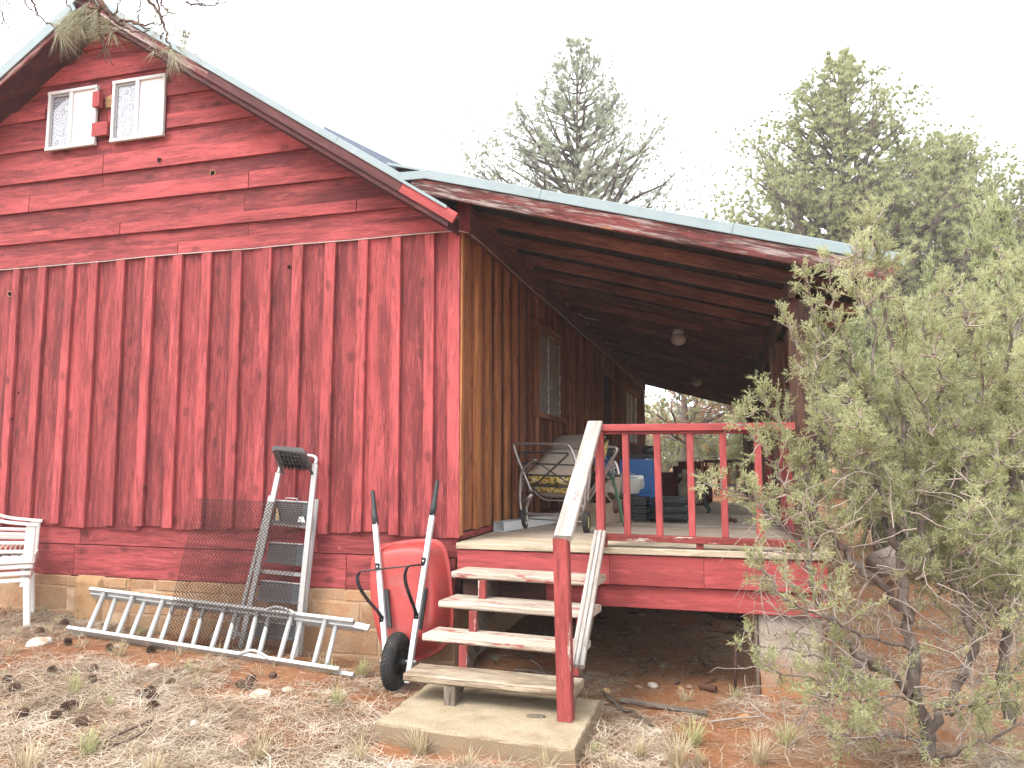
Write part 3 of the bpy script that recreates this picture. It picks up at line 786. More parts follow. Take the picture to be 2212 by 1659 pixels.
# concrete pier
def concretemat(name, cols, soil_h=.2, sp=1.0):
    m, t, b = newmat(name); src = coords(t, rand=False)
    geo = N(t, 'NewGeometry'); sx = N(t, 'SeparateXYZ'); t.links.new(geo.outputs['Position'], sx.inputs[0])
    n = noise(t, src, 5 * sp, 7, .65); f = noise(t, src, 110, 3, .8)
    cc = ramp(t, n, [(.3, cols[0]), (.5, cols[1]), (.7, cols[2])])
    cc = mixc(t, ramp(t, f, [(.36, .6), (.55, 0.0)]), cc, tuple(x * .45 for x in cols[0]))
    md = N(t, 'Math', operation='MULTIPLY_ADD'); md.inputs[1].default_value = .45; t.links.new(n, md.inputs[0]); t.links.new(sx.outputs[2], md.inputs[2])
    sn_ = N(t, 'SeparateXYZ'); t.links.new(geo.outputs['True Normal'], sn_.inputs[0])
    if sp > 1: cc = mixc(t, ramp(t, sn_.outputs[2], [(.3, .8), (.75, 0.0)]), cc, (.24, .17, .11))      # dirt-stained sides
    cc = mixc(t, ramp(t, md.outputs[0], [(soil_h, .85), (soil_h + .22, 0.0)]), cc, (.42, .18, .07))    # splashed red soil low down
    t.links.new(cc, b.inputs['Base Color']); b.inputs['Roughness'].default_value = .95; b.inputs['Specular IOR Level'].default_value = .15
    hh = N(t, 'Math', operation='ADD'); t.links.new(n, hh.inputs[0]); t.links.new(f, hh.inputs[1]); bump(t, b, hh.outputs[0], .7, .008)
    return m
M['pier'] = concretemat('pier_concrete', ((.40, .32, .26), (.50, .42, .35), (.56, .50, .44)), .30)
M['slab'] = concretemat('slab_concrete', ((.34, .26, .17), (.45, .36, .24), (.52, .44, .32)), .02, 1.3)
def pier(x0, x1, y0, y1, z1, rough=.006):
    bm = bmesh.new(); box_bm(bm, (0, 0, 0), (x1 - x0, y1 - y0, z1 + .25))
    bmesh.ops.subdivide_edges(bm, edges=bm.edges[:], cuts=6, use_grid_fill=True)
    for v in bm.verts: v.co += V3((rnd(-rough, rough), rnd(-rough, rough), 0 if v.co.z > (z1 + .25) / 2 - .01 else rnd(-rough, rough)))
    return bmobj('pier', bm, M['pier'], deck, Matrix.Translation(((x0 + x1) / 2, (y0 + y1) / 2, (z1 - .25) / 2)), True)
pier(2.15, 2.545, -.04, .4, .543)
for yy in (2.4, 5.2):
    pier(2.1, 2.5, yy, yy + .4, .543)
board('pier_form_board', (2.13, -.02, .0), (2.13, -.02, .54), (0, 1, 0), .06, .02, M['grey_wood'], deck)

# ================================================================== porch railing
rail = thing('porch_railing', (1.7, -.08, DZ), 'red painted porch railing with square balusters along the deck front', 'railing')
RY = -.085
rz = 1.83
board('top_rail', (1.055, RY, rz - .032), (2.415, RY, rz - .036), (0, 1, 0), .09, .05, M['red_fresh'], rail)
board('rail_cleat', (1.13, RY, rz - .068), (2.4, RY, rz - .070), (0, 1, 0), .045, .022, M['red'], rail)
bz = PY(1300, 1153, RY).z
board('bottom_rail', (1.085, RY, bz - .02), (2.5, RY, bz - .034), (0, 1, 0), .085, .042, M['red_worn'], rail)
for ut, ub in ((1351, 1357.7), (1419, 1427.7), (1490, 1497.7), (1561, 1568.7), (1636, 1644.7)):
    xt, xb = PY(ut, 945, RY).x, PY(ub, 1150, RY).x
    board('baluster', (xt, RY, rz - .079), (xb - .006, RY, bz - .002), (1, 0, 0), .046, .04, M['red_fresh'], rail)
board('corner_post', (1.095, RY + .0, rz - .06), (1.10, RY, bz), (1, 0, 0), .055, .085, M['red_fresh'], rail)
board('foot_block', (PY(1512, 1180, RY).x, RY, DZ), (PY(1512, 1180, RY).x, RY, bz - .05), (1, 0, 0), .048, .05, M['red'], rail)
board('foot_block', (1.125, RY - .02, DZ), (1.125, RY - .02, bz - .043), (1, 0, 0), .04, .05, M['red'], rail)
board('foot_block', (2.36, RY, DZ), (2.36, RY, bz - .057), (1, 0, 0), .048, .05, M['red'], rail)
# side railing between the posts
srail = thing('porch_railing', (hx, 1.25, DZ), 'red porch railing running back between the posts on the open side', 'railing')
for ya, yb in ((.16, 2.33), (2.51, 4.91)):
    board('top_rail', (hx, ya, rz - .035), (hx, yb, rz - .035), (1, 0, 0), .09, .05, M['red'], srail)
    board('bottom_rail', (hx, ya, bz - .03), (hx, yb, bz - .03), (1, 0, 0), .08, .04, M['red'], srail)
    for yy in np.arange(ya + .14, yb - .05, .3):
        board('baluster', (hx, yy, bz), (hx, yy, rz - .062), (0, 1, 0), .046, .04, M['red'], srail)

# ================================================================== steps
steps = thing('porch_steps', (.62, -.75, .10), 'open wooden porch steps with four bleached plank treads and a red newel post', 'steps')
z7 = lambda a, b: ((1000 + a * .452) / 1.356, (1500 + b * .452) / 1.356)
TZ = [.788, .618, .44, .262]
TF = [((712, 385), (1650, 440), (1755, 405)), ((628, 575), (1605, 650), (1725, 600)), ((523, 790), (1545, 885), (1683, 835)), ((400, 1045), (1510, 1150), (1635, 1080))]
tinfo = []
for k, (z, (fl_, fr_, br_)) in enumerate(zip(TZ, TF)):
    A, Bq, Cq = PZ(*z7(*fl_), z), PZ(*z7(*fr_), z), PZ(*z7(*br_), z)
    th = .044 if k < 3 else .050
    dep = max(.24, min(.30, (Cq - Bq).length))
    fwd = (Bq - A).normalized(); back = V3((-fwd.y, fwd.x, 0))
    c0, c1 = A + back * dep / 2, Bq + back * dep / 2
    tinfo.append((A, Bq, dep))
    tr = board('tread', (c0.x, c0.y, z - th / 2), (c1.x, c1.y, z - th / 2), back, dep, th, M['tread'] if k < 3 else M['tread_old'], steps, ch=.010)
print('treads', [(tuple(round(q, 2) for q in a), tuple(round(q, 2) for q in b), round(d, 2)) for a, b, d in tinfo])
# sawtooth stringers
for xx in (.30, 1.02):
    prof = []
    y0 = DY0 + .04
    ys = [(t[0].y + t[1].y) / 2 for t in tinfo]
    top = [(y0, TZ[0] - .046)]
    for k in range(4):
        top.append((ys[k] + .035, TZ[k] - (.046 if k < 3 else .052)))
        zn = TZ[k + 1] - (.046 if k < 2 else .052) if k < 3 else .102
        top.append((ys[k] + .035, zn))
    prof = top + [(ys[3] + .14, .102), (y0, .53)]
    poly_board('stringer', [(xx, y, z) for y, z in prof], .042, (1, 0, 0), M['grey_wood'], steps, xdir=(0, 1, -.7))
    for k in range(3):       # red painted riser cleats on the front edges
        board('riser_cleat', (xx + .021, ys[k] + .02, TZ[k + 1] + .001), (xx + .021, ys[k] + .02, TZ[k] - .048), (1, 0, 0), .055, .03, M['red_worn'], steps)
    board('foot_block', (xx + .021, ys[3] + .05, .101), (xx + .021, ys[3] + .05, TZ[3] - .053), (1, 0, 0), .07, .09, M['grey_wood'], steps)
# newel post, hand rail, lower rail
npx = 1.047; npy = -1.115
hb = PY(1217, 1158, npy - .03)
newel = board('newel_post', (npx, npy, .101), (npx - .02, npy, hb.z - .012), (1, 0, 0), .088, .088, M['red_worn'], steps, ch=.006)
ht = V3((1.07, RY - .03, rz - .01))
dirr = (ht - hb).normalized()
hb2 = hb - dirr * .02
board('hand_rail', hb2, ht + V3((0, 0, .012)), (1, 0, 0), .105, .04, M['rail_white'], steps, ch=.005)
la, lb = PY(1297, 1150, RY - .04), PY(1246, 1440, npy + .12)
for sx in (-.029, 0, .029):
    board('lower_rail', lb + V3((sx, 0, 0)), la + V3((sx, 0, .004 * (sx == 0))), (1, 0, .0), .0255, .04, M['rail_white'], steps, ch=.005)
# ================================================================== slab
bm = bmesh.new()
sq = [(.02, -1.43), (1.17, -1.54), (1.17, -.70), (.03, -.62)]
nX, nY = 22, 16
grid = []
for j in range(nY + 1):
    row = []
    for i in range(nX + 1):
        s, t = i / nX, j / nY
        p = (V3(sq[0]) * (1 - s) + V3(sq[1]) * s) * (1 - t) + (V3(sq[3]) * (1 - s) + V3(sq[2]) * s) * t
        edge = min(i, nX - i, j, nY - j)
        row.append(bm.verts.new((p.x + rnd(-.004, .004), p.y + rnd(-.004, .004), .10 + (rnd(-.006, -.001) if edge == 0 else rnd(-.0015, .0015)))))
    grid.append(row)
for j in range(nY):
    for i in range(nX): bm.faces.new((grid[j][i], grid[j][i + 1], grid[j + 1][i + 1], grid[j + 1][i]))
be = [e for e in bm.edges if e.is_boundary]
for zz, o in ((-.012, .008), (-.06, .006), (-.08, 0.0)):
    ex = bmesh.ops.extrude_edge_only(bm, edges=be)
    vs = [v for v in ex['geom'] if isinstance(v, bmesh.types.BMVert)]
    be = [e for e in ex['geom'] if isinstance(e, bmesh.types.BMEdge)]
    cc = V3((.61, -1.1, 0))
    for v in vs:
        dv = (V3((v.co.x, v.co.y, 0)) - cc).normalized()
        v.co += V3((dv.x * (o + rnd(-.004, .004)), dv.y * (o + rnd(-.004, .004)), zz))
slab = bmobj('concrete_slab', bm, M['slab'], None)
tag(slab, 'rough tan concrete landing slab under the foot of the porch steps', 'slab')
# ================================================================== ground
def vnoise(x, y, seed=0):
    x = np.asarray(x, float); y = np.asarray(y, float)
    xi, yi = np.floor(x).astype(int), np.floor(y).astype(int); fx, fy = x - xi, y - yi
    def h(a, b):
        n = (a * 374761393 + b * 668265263 + seed * 1442695041) & 0x7fffffff
        n = ((n ^ (n >> 13)) * 1274126177) & 0x7fffffff
        return ((n ^ (n >> 16)) & 0xffff) / 65535.0
    fx = fx * fx * (3 - 2 * fx); fy = fy * fy * (3 - 2 * fy)
    return (h(xi, yi) * (1 - fx) + h(xi + 1, yi) * fx) * (1 - fy) + (h(xi, yi + 1) * (1 - fx) + h(xi + 1, yi + 1) * fx) * fy
def fbm(x, y, seed=0, o=4):
    s = 0; a = .5
    for k in range(o): s = s + a * vnoise(x * 2 ** k, y * 2 ** k, seed + k); a *= .5
    return s
gzv = np.vectorize(gz)
def gh(x, y): return gzv(x, y) + .02 * np.exp(-((np.asarray(x) - .6) ** 2 + (np.asarray(y) + 1.2) ** 2) / 1.2) + (fbm(np.asarray(x) * 3, np.asarray(y) * 3, 5) - .47) * .05 + (fbm(np.asarray(x) * 14, np.asarray(y) * 14, 9, 2) - .37) * .018
def axis(lo, hi, d0, d1, far):
    a = list(np.arange(lo, hi, d0)); s = d0; v = a[-1]
    while v < far: s = min(s * 1.18, 25); v += s; a.append(v)
    s = d0; v = a[0]; pre = []
    while v > -far: s = min(s * 1.18, 25); v -= s; pre.append(v)
    return np.array(pre[::-1] + a)
gx, gy = axis(-5.6, 5.2, .05, 0, 420), axis(-3.4, 3.2, .05, 0, 420)
GX, GY = np.meshgrid(gx, gy)
GZ = gh(GX, GY)
nxg, nyg = len(gx), len(gy)
idx = np.arange(nxg * nyg).reshape(nyg, nxg)
q = np.stack([idx[:-1, :-1], idx[:-1, 1:], idx[1:, 1:], idx[1:, :-1]], -1).reshape(-1, 4)
gb = NB(); gb.tri(np.stack([GX, GY, GZ], -1).reshape(-1, 3), np.concatenate([q[:, [0, 1, 2]], q[:, [0, 2, 3]]]))
def soilmat():
    m, t, b = newmat('red_soil_with_litter'); src = coords(t, rand=False)
    n = noise(t, src, 1.6, 6, .6); f = noise(t, src, 26, 5, .7); g = noise(t, src, 140, 3, .7)
    cc = ramp(t, n, [(.36, (.40, .15, .062)), (.52, (.41, .18, .085)), (.66, (.38, .24, .15))])
    cc = mixc(t, ramp(t, f, [(.46, 0.0), (.64, .6)]), cc, (.44, .30, .19))
    cc = mixc(t, ramp(t, g, [(.32, .75), (.52, 0.0)]), cc, (.16, .075, .042))
    cc = mixc(t, ramp(t, g, [(.62, 0.0), (.70, .6)]), cc, (.50, .37, .25))
    t.links.new(cc, b.inputs['Base Color']); b.inputs['Roughness'].default_value = 1.0; b.inputs['Specular IOR Level'].default_value = .1
    hh = N(t, 'Math', operation='ADD'); t.links.new(f, hh.inputs[0]); t.links.new(g, hh.inputs[1]); bump(t, b, hh.outputs[0], .8, .02)
    return m
M['soil'] = soilmat()
tag(gb.build('ground', M['soil'], None, True), kind='structure')

def straw(name, stops): return leafmat(name, stops, .2, .85, .6)
M['litter'] = straw('pale_dry_straw', [(.15, .10, .07), (.33, .25, .175), (.52, .43, .33), (.68, .61, .52)])
M['grass_dry'] = straw('dry_grass', [(.28, .21, .12), (.42, .34, .21), (.54, .47, .33)])
M['grass_green'] = straw('fading_green_grass', [(.20, .22, .09), (.36, .36, .17), (.52, .47, .27)])
M['needle_brown'] = straw('brown_fallen_needles', [(.14, .075, .04), (.26, .14, .075), (.36, .22, .13)])
rg = np.random.default_rng(11)
def in_slab(x, y): return (x > .02) & (x < 1.2) & (y > -1.62) & (y < -.66)
def lying(nb_, n, x0, x1, y0, y1, lmin, lmax, wd, dens, lift=.012, seed=0, tilt=.25):
    x = rg.uniform(x0, x1, n * 3); y = rg.uniform(y0, y1, n * 3)
    keep = rg.uniform(0, 1, n * 3) < dens(x, y)
    keep &= ~in_slab(x, y) & ~((y > -.04) & (x < 0)) & ~((x > 2.13) & (x < 2.56) & (y > -.06) & (y < .42))
    x, y = x[keep][:n], y[keep][:n]; n = len(x)
    L = rg.uniform(lmin, lmax, n); a = rg.uniform(0, 2 * math.pi, n); c = rg.uniform(-.9, .9, n); tl = rg.normal(0, tilt, n)
    z0 = gh(x, y) + rg.uniform(.001, lift, n)
    P = []
    for k, s in enumerate((-.5, 0., .5)):
        aa = a + c * s
        P.append(np.stack([x + np.cos(aa) * L * s, y + np.sin(aa) * L * s, z0 + np.abs(tl) * L * (s + .5) * .5 - (.25 - s * s) * 0], 1))
    w_ = wd * rg.uniform(.6, 1.3, n)
    nx_ = np.stack([-np.sin(a) * w_, np.cos(a) * w_, rg.uniform(-.3, .3, n) * w_], 1) / 2
    V = np.stack([P[0] - nx_ * .7, P[0] + nx_ * .7, P[1] - nx_, P[1] + nx_, P[2]], 1).reshape(-1, 3)
    i = np.arange(n)[:, None] * 5
    T = np.concatenate([i + [0, 1, 3], i + [0, 3, 2], i + [2, 3, 4]], 0)
    nb_.tri(V, T)
def dens_l(x, y):
    d = fbm(x * .9 + 3, y * .9, 21); p = np.clip((d - .43) * 8, .03, 1)
    under = (x > 0) & (x < 2.6) & (y > .1)
    return np.where(under, p * .35, p)
nb_ = NB()
lying(nb_, 50000, -5.2, 4.6, -2.9, .2, .05, .17, .0042, dens_l)
lying(nb_, 16000, -5.2, 4.6, -2.9, -.9, .12, .30, .0036, lambda x, y: np.clip((fbm(x * 1.3 + 7, y * 1.3, 61) - .40) * 7, .05, 1), .035, 0, .3)
lying(nb_, 9000, .1, 5.5, -.2, 4.0, .05, .18, .005, dens_l)
tag(nb_.build('straw_litter', M['litter'], None), 'pale dry grass stems and pine needles lying over the red dirt', 'dry litter', kind='stuff')
nb_ = NB()
lying(nb_, 16000, -5.2, 4.6, -2.9, .2, .04, .13, .0036, lambda x, y: np.clip((fbm(x * 1.1, y * 1.1 + 9, 31) - .33) * 5, .05, 1))
lying(nb_, 5000, .1, 5.5, -.2, 4.0, .05, .16, .005, dens_l)
tag(nb_.build('needle_litter', M['needle_brown'], None), 'brown fallen pine needles scattered over the dirt', 'pine needles', kind='stuff')

def clump(nb_, x, y, n, h, spread, wd=.004, droop=.5):
    a = rg.uniform(0, 2 * math.pi, n); r = rg.uniform(0, spread * .25, n); lean = rg.uniform(.05, 1.0, n) * droop
    L = h * rg.uniform(.5, 1.15, n)
    bx, by = x + np.cos(a) * r, y + np.sin(a) * r
    bz = gh(bx, by) - .01
    b2 = a + rg.normal(0, .5, n)
    P = []
    for s in (0, .4, .75, 1.0):
        out = L * lean * s * (.55 + .6 * s); up = L * s * (1 - lean * .55 * s)
        P.append(np.stack([bx + np.cos(b2) * out, by + np.sin(b2) * out, bz + up], 1))
    w_ = np.stack([-np.sin(b2), np.cos(b2), 0 * b2], 1) * (wd * rg.uniform(.6, 1.3, n))[:, None] / 2
    V = np.stack([P[0] - w_, P[0] + w_, P[1] - w_, P[1] + w_, P[2] - w_ * .7, P[2] + w_ * .7, P[3]], 1).reshape(-1, 3)
    i = np.arange(n)[:, None] * 7
    nb_.tri(V, np.concatenate([i + [0, 1, 3], i + [0, 3, 2], i + [2, 3, 5], i + [2, 5, 4], i + [4, 5, 6]], 0))
dry, grn = NB(), NB()
for k in range(330):
    x, y = rg.uniform(-5.0, 4.6), rg.uniform(-2.7, .0)
    if in_slab(np.array(x), np.array(y)) or (x > .0 and y > -.3 and x < 2.6) or fbm(np.array(x * .8), np.array(y * .8), 44) < .42: continue
    h = rg.uniform(.05, .14)
    clump(dry if rg.uniform() < .86 else grn, x, y, int(rg.integers(10, 46)), h * rg.uniform(.6, 1.2), rg.uniform(.05, .14), .0038, rg.uniform(.5, 1.1))
# larger named tufts of the photo
for u, v, h, n, g in ((160, 1500, .17, 60, 1), (255, 1420, .15, 60, 0), (190, 1600, .16, 60, 1), (730, 1520, .14, 60, 1), (905, 1610, .18, 90, 0), (1460, 1650, .2, 90, 0), (1500, 1600, .18, 80, 1), (1380, 1630, .16, 70, 0),
                      (1640, 1640, .2, 90, 0), (1700, 1600, .16, 70, 1), (60, 1640, .2, 90, 0), (330, 1650, .18, 90, 0), (560, 1640, .18, 80, 0), (780, 1630, .16, 80, 0), (780, 1455, .16, 70, 1), (700, 1440, .12, 50, 0), (1480, 1500, .10, 50, 0), (1590, 1500, .1, 40, 1), (1010, 1640, .12, 60, 0), (1180, 1655, .12, 60, 0), (20, 1330, .14, 60, 0), (110, 1350, .12, 60, 0), (300, 1375, .1, 50, 1)):
    p = PZ(u, v, .03 if u > 500 else .12)
    clump(grn if g else dry, p.x, p.y, n, h, .16, .004, .8)
for k in range(900):       # rough growth farther out
    x, y = rg.uniform(2.9, 16), rg.uniform(.3, 16)
    clump(dry if rg.uniform() < .75 else grn, x, y, 16, rg.uniform(.1, .28), .25, .010, .8)
tag(dry.build('dry_grass', M['grass_dry'], None), 'bleached dry grass tufts across the dirt yard', 'grass', kind='stuff')
tag(grn.build('green_grass', M['grass_green'], None), 'thin greenish grass tufts in the dirt yard', 'grass', kind='stuff')
# ================================================================== things by the gable wall
def PL(u, v, y0, k):
    """photo point -> leaning plane y = y0 + k z"""
    d = ray(u, v); t = (y0 + k * CAM.z - CAM.y) / (d.y - k * d.z); return CAM + d * t
z6 = lambda a, b: ((600 + a * .4822) / 1.356, (1250 + b * .4822) / 1.356)
z5 = lambda a, b: (a * .4521 / 1.356, (1450 + b * .4521) / 1.356)
def bar(name, a, b, w_, t_, mat, par, wdir=(1, 0, 0), ch=.003): return board(name, a, b, wdir, w_, t_, mat, par, ch=ch)

# ------------------------------------------------------------------ wheelbarrow
wb = thing('wheelbarrow', (-.3, -.42, .03), 'red plastic wheelbarrow stood on end against the gable wall beside the steps', 'wheelbarrow')
HY, HK = -.57, .31
hl0, hl1 = PL(838, 1462, HY, HK), PL(805, 1060, HY, HK)
hr0, hr1 = PL(880, 1475, HY, HK), PL(945, 1038, HY, HK)
for a, b in ((hl0, hl1), (hr0, hr1)):
    d = (b - a).normalized()
    gpt = b - d * .26
    hnd = bar('handle', a, gpt, .036, .036, M['galv'], wb)
    g = [gpt - d * .01, gpt + d * .06, gpt + d * .12, b - d * .02, b]
    tube('grip', g, [.024, .024, .018, .0165, .015], M['black'], hnd, 12)
# tray: rim against the wall, bottom towards the yard
TY, TK = -.235, .155
rim = [(1075, 720), (1200, 697), (1370, 683), (1435, 700), (1470, 760), (1492, 900), (1505, 1080), (1508, 1190), (1485, 1290), (1440, 1350), (1330, 1410), (1240, 1425), (1130, 1400), (1075, 1330), (1040, 1200), (1022, 1020), (1018, 880), (1030, 770)]
RP = [PL(*z6(*p), TY, TK) for p in rim]
cen = sum(RP, V3()) / len(RP)
nrm_ = V3((0, -1, TK)).normalized()
bot_c = cen + nrm_ * .17 + V3((-.02, 0, .03))
loops = []
for f, o in ((1.0, 0.0), (1.0, .012), (.97, .014), (.95, .03), (.88, .12), (.80, .185), (.72, .205), (.55, .208), (.25, .208)):
    loops.append([cen + (p - cen) * f + (bot_c - cen) * (o / .2) for p in RP])
bm = bmesh.new()
vl = [[bm.verts.new(p) for p in lp] for lp in loops]
nn = len(RP)
for a, b in zip(vl[:-1], vl[1:]):
    for i in range(nn): bm.faces.new((a[i], a[(i + 1) % nn], b[(i + 1) % nn], b[i]))
bm.faces.new(vl[-1])
bmesh.ops.subdivide_edges(bm, edges=bm.edges[:], cuts=1, use_grid_fill=True, smooth=1.0) if 0 else None
tray = bmobj('tray', bm, M['red_plastic'], wb, None, True)
sm = tray.modifiers.new('smooth', 'SUBSURF'); sm.levels = sm.render_levels = 2
so = tray.modifiers.new('thick', 'SOLIDIFY'); so.thickness = .006
rp = smooth_path(RP + [RP[0]], 2)
tube('rim', rp, .0095, M['red_plastic'], tray, 8)
for a, b in ((hl0, hl1), (hr0, hr1)):        # black moulded ribs behind the handles
    d = b - a
    p0, p1 = a + d * .24 + V3((.03 if a is hl0 else .02, .035, 0)), a + d * .44 + V3((.03 if a is hl0 else .02, .03, 0))
    bar('bracket', p0, p1, .03, .03, M['black'], wb)
# flat black steel legs and cross rod
def strap(name, pts, wd, th, mat, par, wdir):
    for i, (a, b) in enumerate(zip(pts[:-1], pts[1:])):
        pass
    bm = bmesh.new(); P = smooth_path(pts, 2); prev = None; wv = V3(wdir).normalized()
    for i, p in enumerate(P):
        t_ = (P[min(i + 1, len(P) - 1)] - P[max(i - 1, 0)]).normalized(); nv = t_.cross(wv).normalized()
        ring = [bm.verts.new(p + wv * sx * wd / 2 + nv * sy * th / 2) for sx, sy in ((-1, -1), (1, -1), (1, 1), (-1, 1))]
        if prev: [bm.faces.new((prev[k], prev[(k + 1) % 4], ring[(k + 1) % 4], ring[k])) for k in range(4)]
        else: bm.faces.new(ring)
        prev = ring
    bm.faces.new(prev[::-1])
    return bmobj(name, bm, mat, par)
def off(p, y): return [PL(*z6(a, b), HY + yo, HK) for (a, b), yo in zip(p, y)]
strap('leg', off([(1050, 868), (960, 872), (925, 895), (930, 960), (985, 1050), (1070, 1140), (1072, 1185)], [-.02, -.10, -.15, -.15, -.11, -.05, -.02]), .03, .006, M['black_steel'], wb, (.35, 1, 0))
strap('leg', off([(1335, 835), (1260, 838), (1222, 858), (1212, 925), (1245, 1030), (1283, 1125), (1282, 1165)], [-.02, -.10, -.15, -.15, -.11, -.05, -.02]), .03, .006, M['black_steel'], wb, (.35, 1, 0))
tube('cross_rod', off([(945, 880), (1055, 865), (1240, 845), (1330, 838)], [-.12, -.03, -.05, -.03]), .006, M['black_steel'], wb, 8)
for (a, b) in ((1048, 850), (1328, 815), (1072, 1168), (1283, 1150)):
    p = PL(*z6(a, b), HY - .022, HK)
    bm = bmesh.new(); box_bm(bm, (0, 0, 0), (.034, .006, .05)); bmesh.ops.bevel(bm, geom=bm.edges[:], offset=.002, segments=1, affect='EDGES')
    pl = bmobj('bolt_plate', bm, M['black_steel'], wb, Matrix.Translation(p))
    bm = bmesh.new(); bmesh.ops.create_uvsphere(bm, u_segments=8, v_segments=6, radius=.008); bmobj('bolt', bm, M['galv'], pl, Matrix.Translation(p + V3((0, -.006, 0))), True)
# wheel
wc = PL(*z6(1163, 1375), HY - .01, HK)
wc.z = .195 + gz(wc.x, wc.y)
def lathe_x(name, prof, mat, par, c, n=40):
    bm = bmesh.new(); rings = []
    for (x, r) in prof: rings.append([bm.verts.new((x, r * math.cos(2 * math.pi * i / n), r * math.sin(2 * math.pi * i / n))) for i in range(n)])
    for a, b in zip(rings[:-1], rings[1:]):
        for i in range(n): bm.faces.new((a[i], a[(i + 1) % n], b[(i + 1) % n], b[i]))
    return bmobj(name, bm, mat, par, Matrix.Translation(c) , True)
wheel = lathe_x('tyre', [(-.03, .105), (-.042, .125), (-.046, .15), (-.036, .178), (-.018, .19), (0, .194), (.018, .19), (.036, .178), (.046, .15), (.042, .125), (.03, .105)], M['rubber'], wb, wc)
tb = NB()      # tread lugs: diamond ribs round the tyre
for k in range(44):
    a = 2 * math.pi * k / 44
    for s in (-1, 1):
        pts = [(s * x_, r_, a + da) for x_, r_, da in ((.002, .196, 0), (.02, .1925, .07), (.036, .181, .14))]
        tb.tube([(wc.x + x_, wc.y + r_ * math.cos(q_), wc.z + r_ * math.sin(q_)) for x_, r_, q_ in pts], .0032, 3, False)
tb.build('tread_lugs', M['rubber'], wheel)
lathe_x('wheel_rim', [(-.03, .108), (-.034, .1), (-.012, .085), (-.01, .04), (-.02, .03), (-.02, .0), (.02, .0), (.02, .03), (.01, .04), (.012, .085), (.034, .1), (.03, .108)], M['black_steel'], wheel, wc)
tube('axle', [wc + V3((-.12, 0, 0)), wc + V3((.145, 0, .01))], .0095, M['galv'], wb, 10)
tube('hub', [wc + V3((.018, 0, 0)), wc + V3((.075, 0, 0))], .019, M['black'], wb, 12)

# ------------------------------------------------------------------ folded step ladder
SY, SK = -.145, .05
def sp(a, b, o=0.0): return PL(*z6(a, b), SY + o, SK)
sl = thing('step_ladder', (-1.5, -.3, .08), 'folded aluminium step ladder with black treads leaning upright on the red wall', 'step ladder')
fl0, fl1 = sp(205, 1400, -.04), sp(448, 280, -.04)
fr0, fr1 = sp(550, 1412, -.04), sp(672, 225, -.04)
bar('front_rail', fl0, fl1, .045, .022, M['alu'], sl)
bar('front_rail', fr0, fr1, .045, .022, M['alu'], sl)
tube('top_loop', smooth_path([fl1, sp(470, 195, -.02), sp(500, 180, -.02), sp(640, 172, -.02), sp(682, 190, -.02), fr1], 2), .014, M['alu'], sl, 10)
rl0, rl1 = sp(180, 1290, .035), sp(400, 420, .035)
rr0, rr1 = sp(575, 1405, .035), sp(682, 440, .035)
bar('rear_rail', rl0, rl1, .032, .02, M['alu'], sl)
bar('rear_rail', rr0, rr1, .032, .02, M['alu'], sl)
for y1, (xa, xb) in ((595, (368, 640)), (887, (300, 602)), (1272, (195, 560))):
    bar('cross_bar', sp(xa, y1 - 14, .0), sp(xb, y1 + 14, .0), .03, .02, M['alu'], sl, (0, 0, 1))
for (xa, ya), (xb, yb), (xc, yc), (xd, yd) in (((432, 450), (628, 462), (622, 588), (412, 572)), ((392, 705), (598, 718), (590, 840), (372, 812)), ((340, 935), (582, 958), (578, 1070), (318, 1048)), ((322, 1185), (548, 1205), (540, 1292), (300, 1270))):
    q4 = [sp(xa, ya, .0), sp(xb, yb, .0), sp(xc, yc, -.03), sp(xd, yd, -.03)]
    nv = (q4[1] - q4[0]).cross(q4[3] - q4[0]).normalized()
    st = poly_board('step', q4, .012, nv, M['grey_plastic'], sl)
    for f in np.linspace(.08, .92, 9):       # tread ribs
        a_, b_ = q4[0].lerp(q4[3], f), q4[1].lerp(q4[2], f)
        board('rib', a_ + (b_ - a_) * .03 + V3((0, -.003, 0)), b_ - (b_ - a_) * .03 + V3((0, -.003, 0)), (0, 0, 1), .004, .004, M['black'], st, ch=.001)
    bar('step_edge', q4[3] + V3((0, -.012, 0)), q4[2] + V3((0, -.012, 0)), .02, .02, M['grey_plastic'], sl, (0, 0, 1))
    bar('step_back_edge', q4[0] + V3((0, -.006, .004)), q4[1] + V3((0, -.006, .004)), .012, .012, M['alu'], sl, (0, 0, 1))
# stickers on the top step
for (xa, ya, xb, yb, mm) in ((428, 492, 455, 575, 'sticker_tan'), (563, 545, 612, 585, 'sticker_white')):
    poly_board('sticker', [sp(xa, yb, -.047), sp(xb, yb + 2, -.047), sp(xb - 12, ya + 2, -.034), sp(xa + 8, ya, -.034)], .002, (0, -1, .2), M[mm] if mm in M else plain(mm, (.62, .45, .25) if 'tan' in mm else (.75, .72, .68), .6, 0, .3, 60), sl)
tube('wire_handle', [sp(490, 455, -.03), sp(495, 432, -.03), sp(560, 436, -.03), sp(565, 460, -.03)], .004, M['alu'], sl, 6)
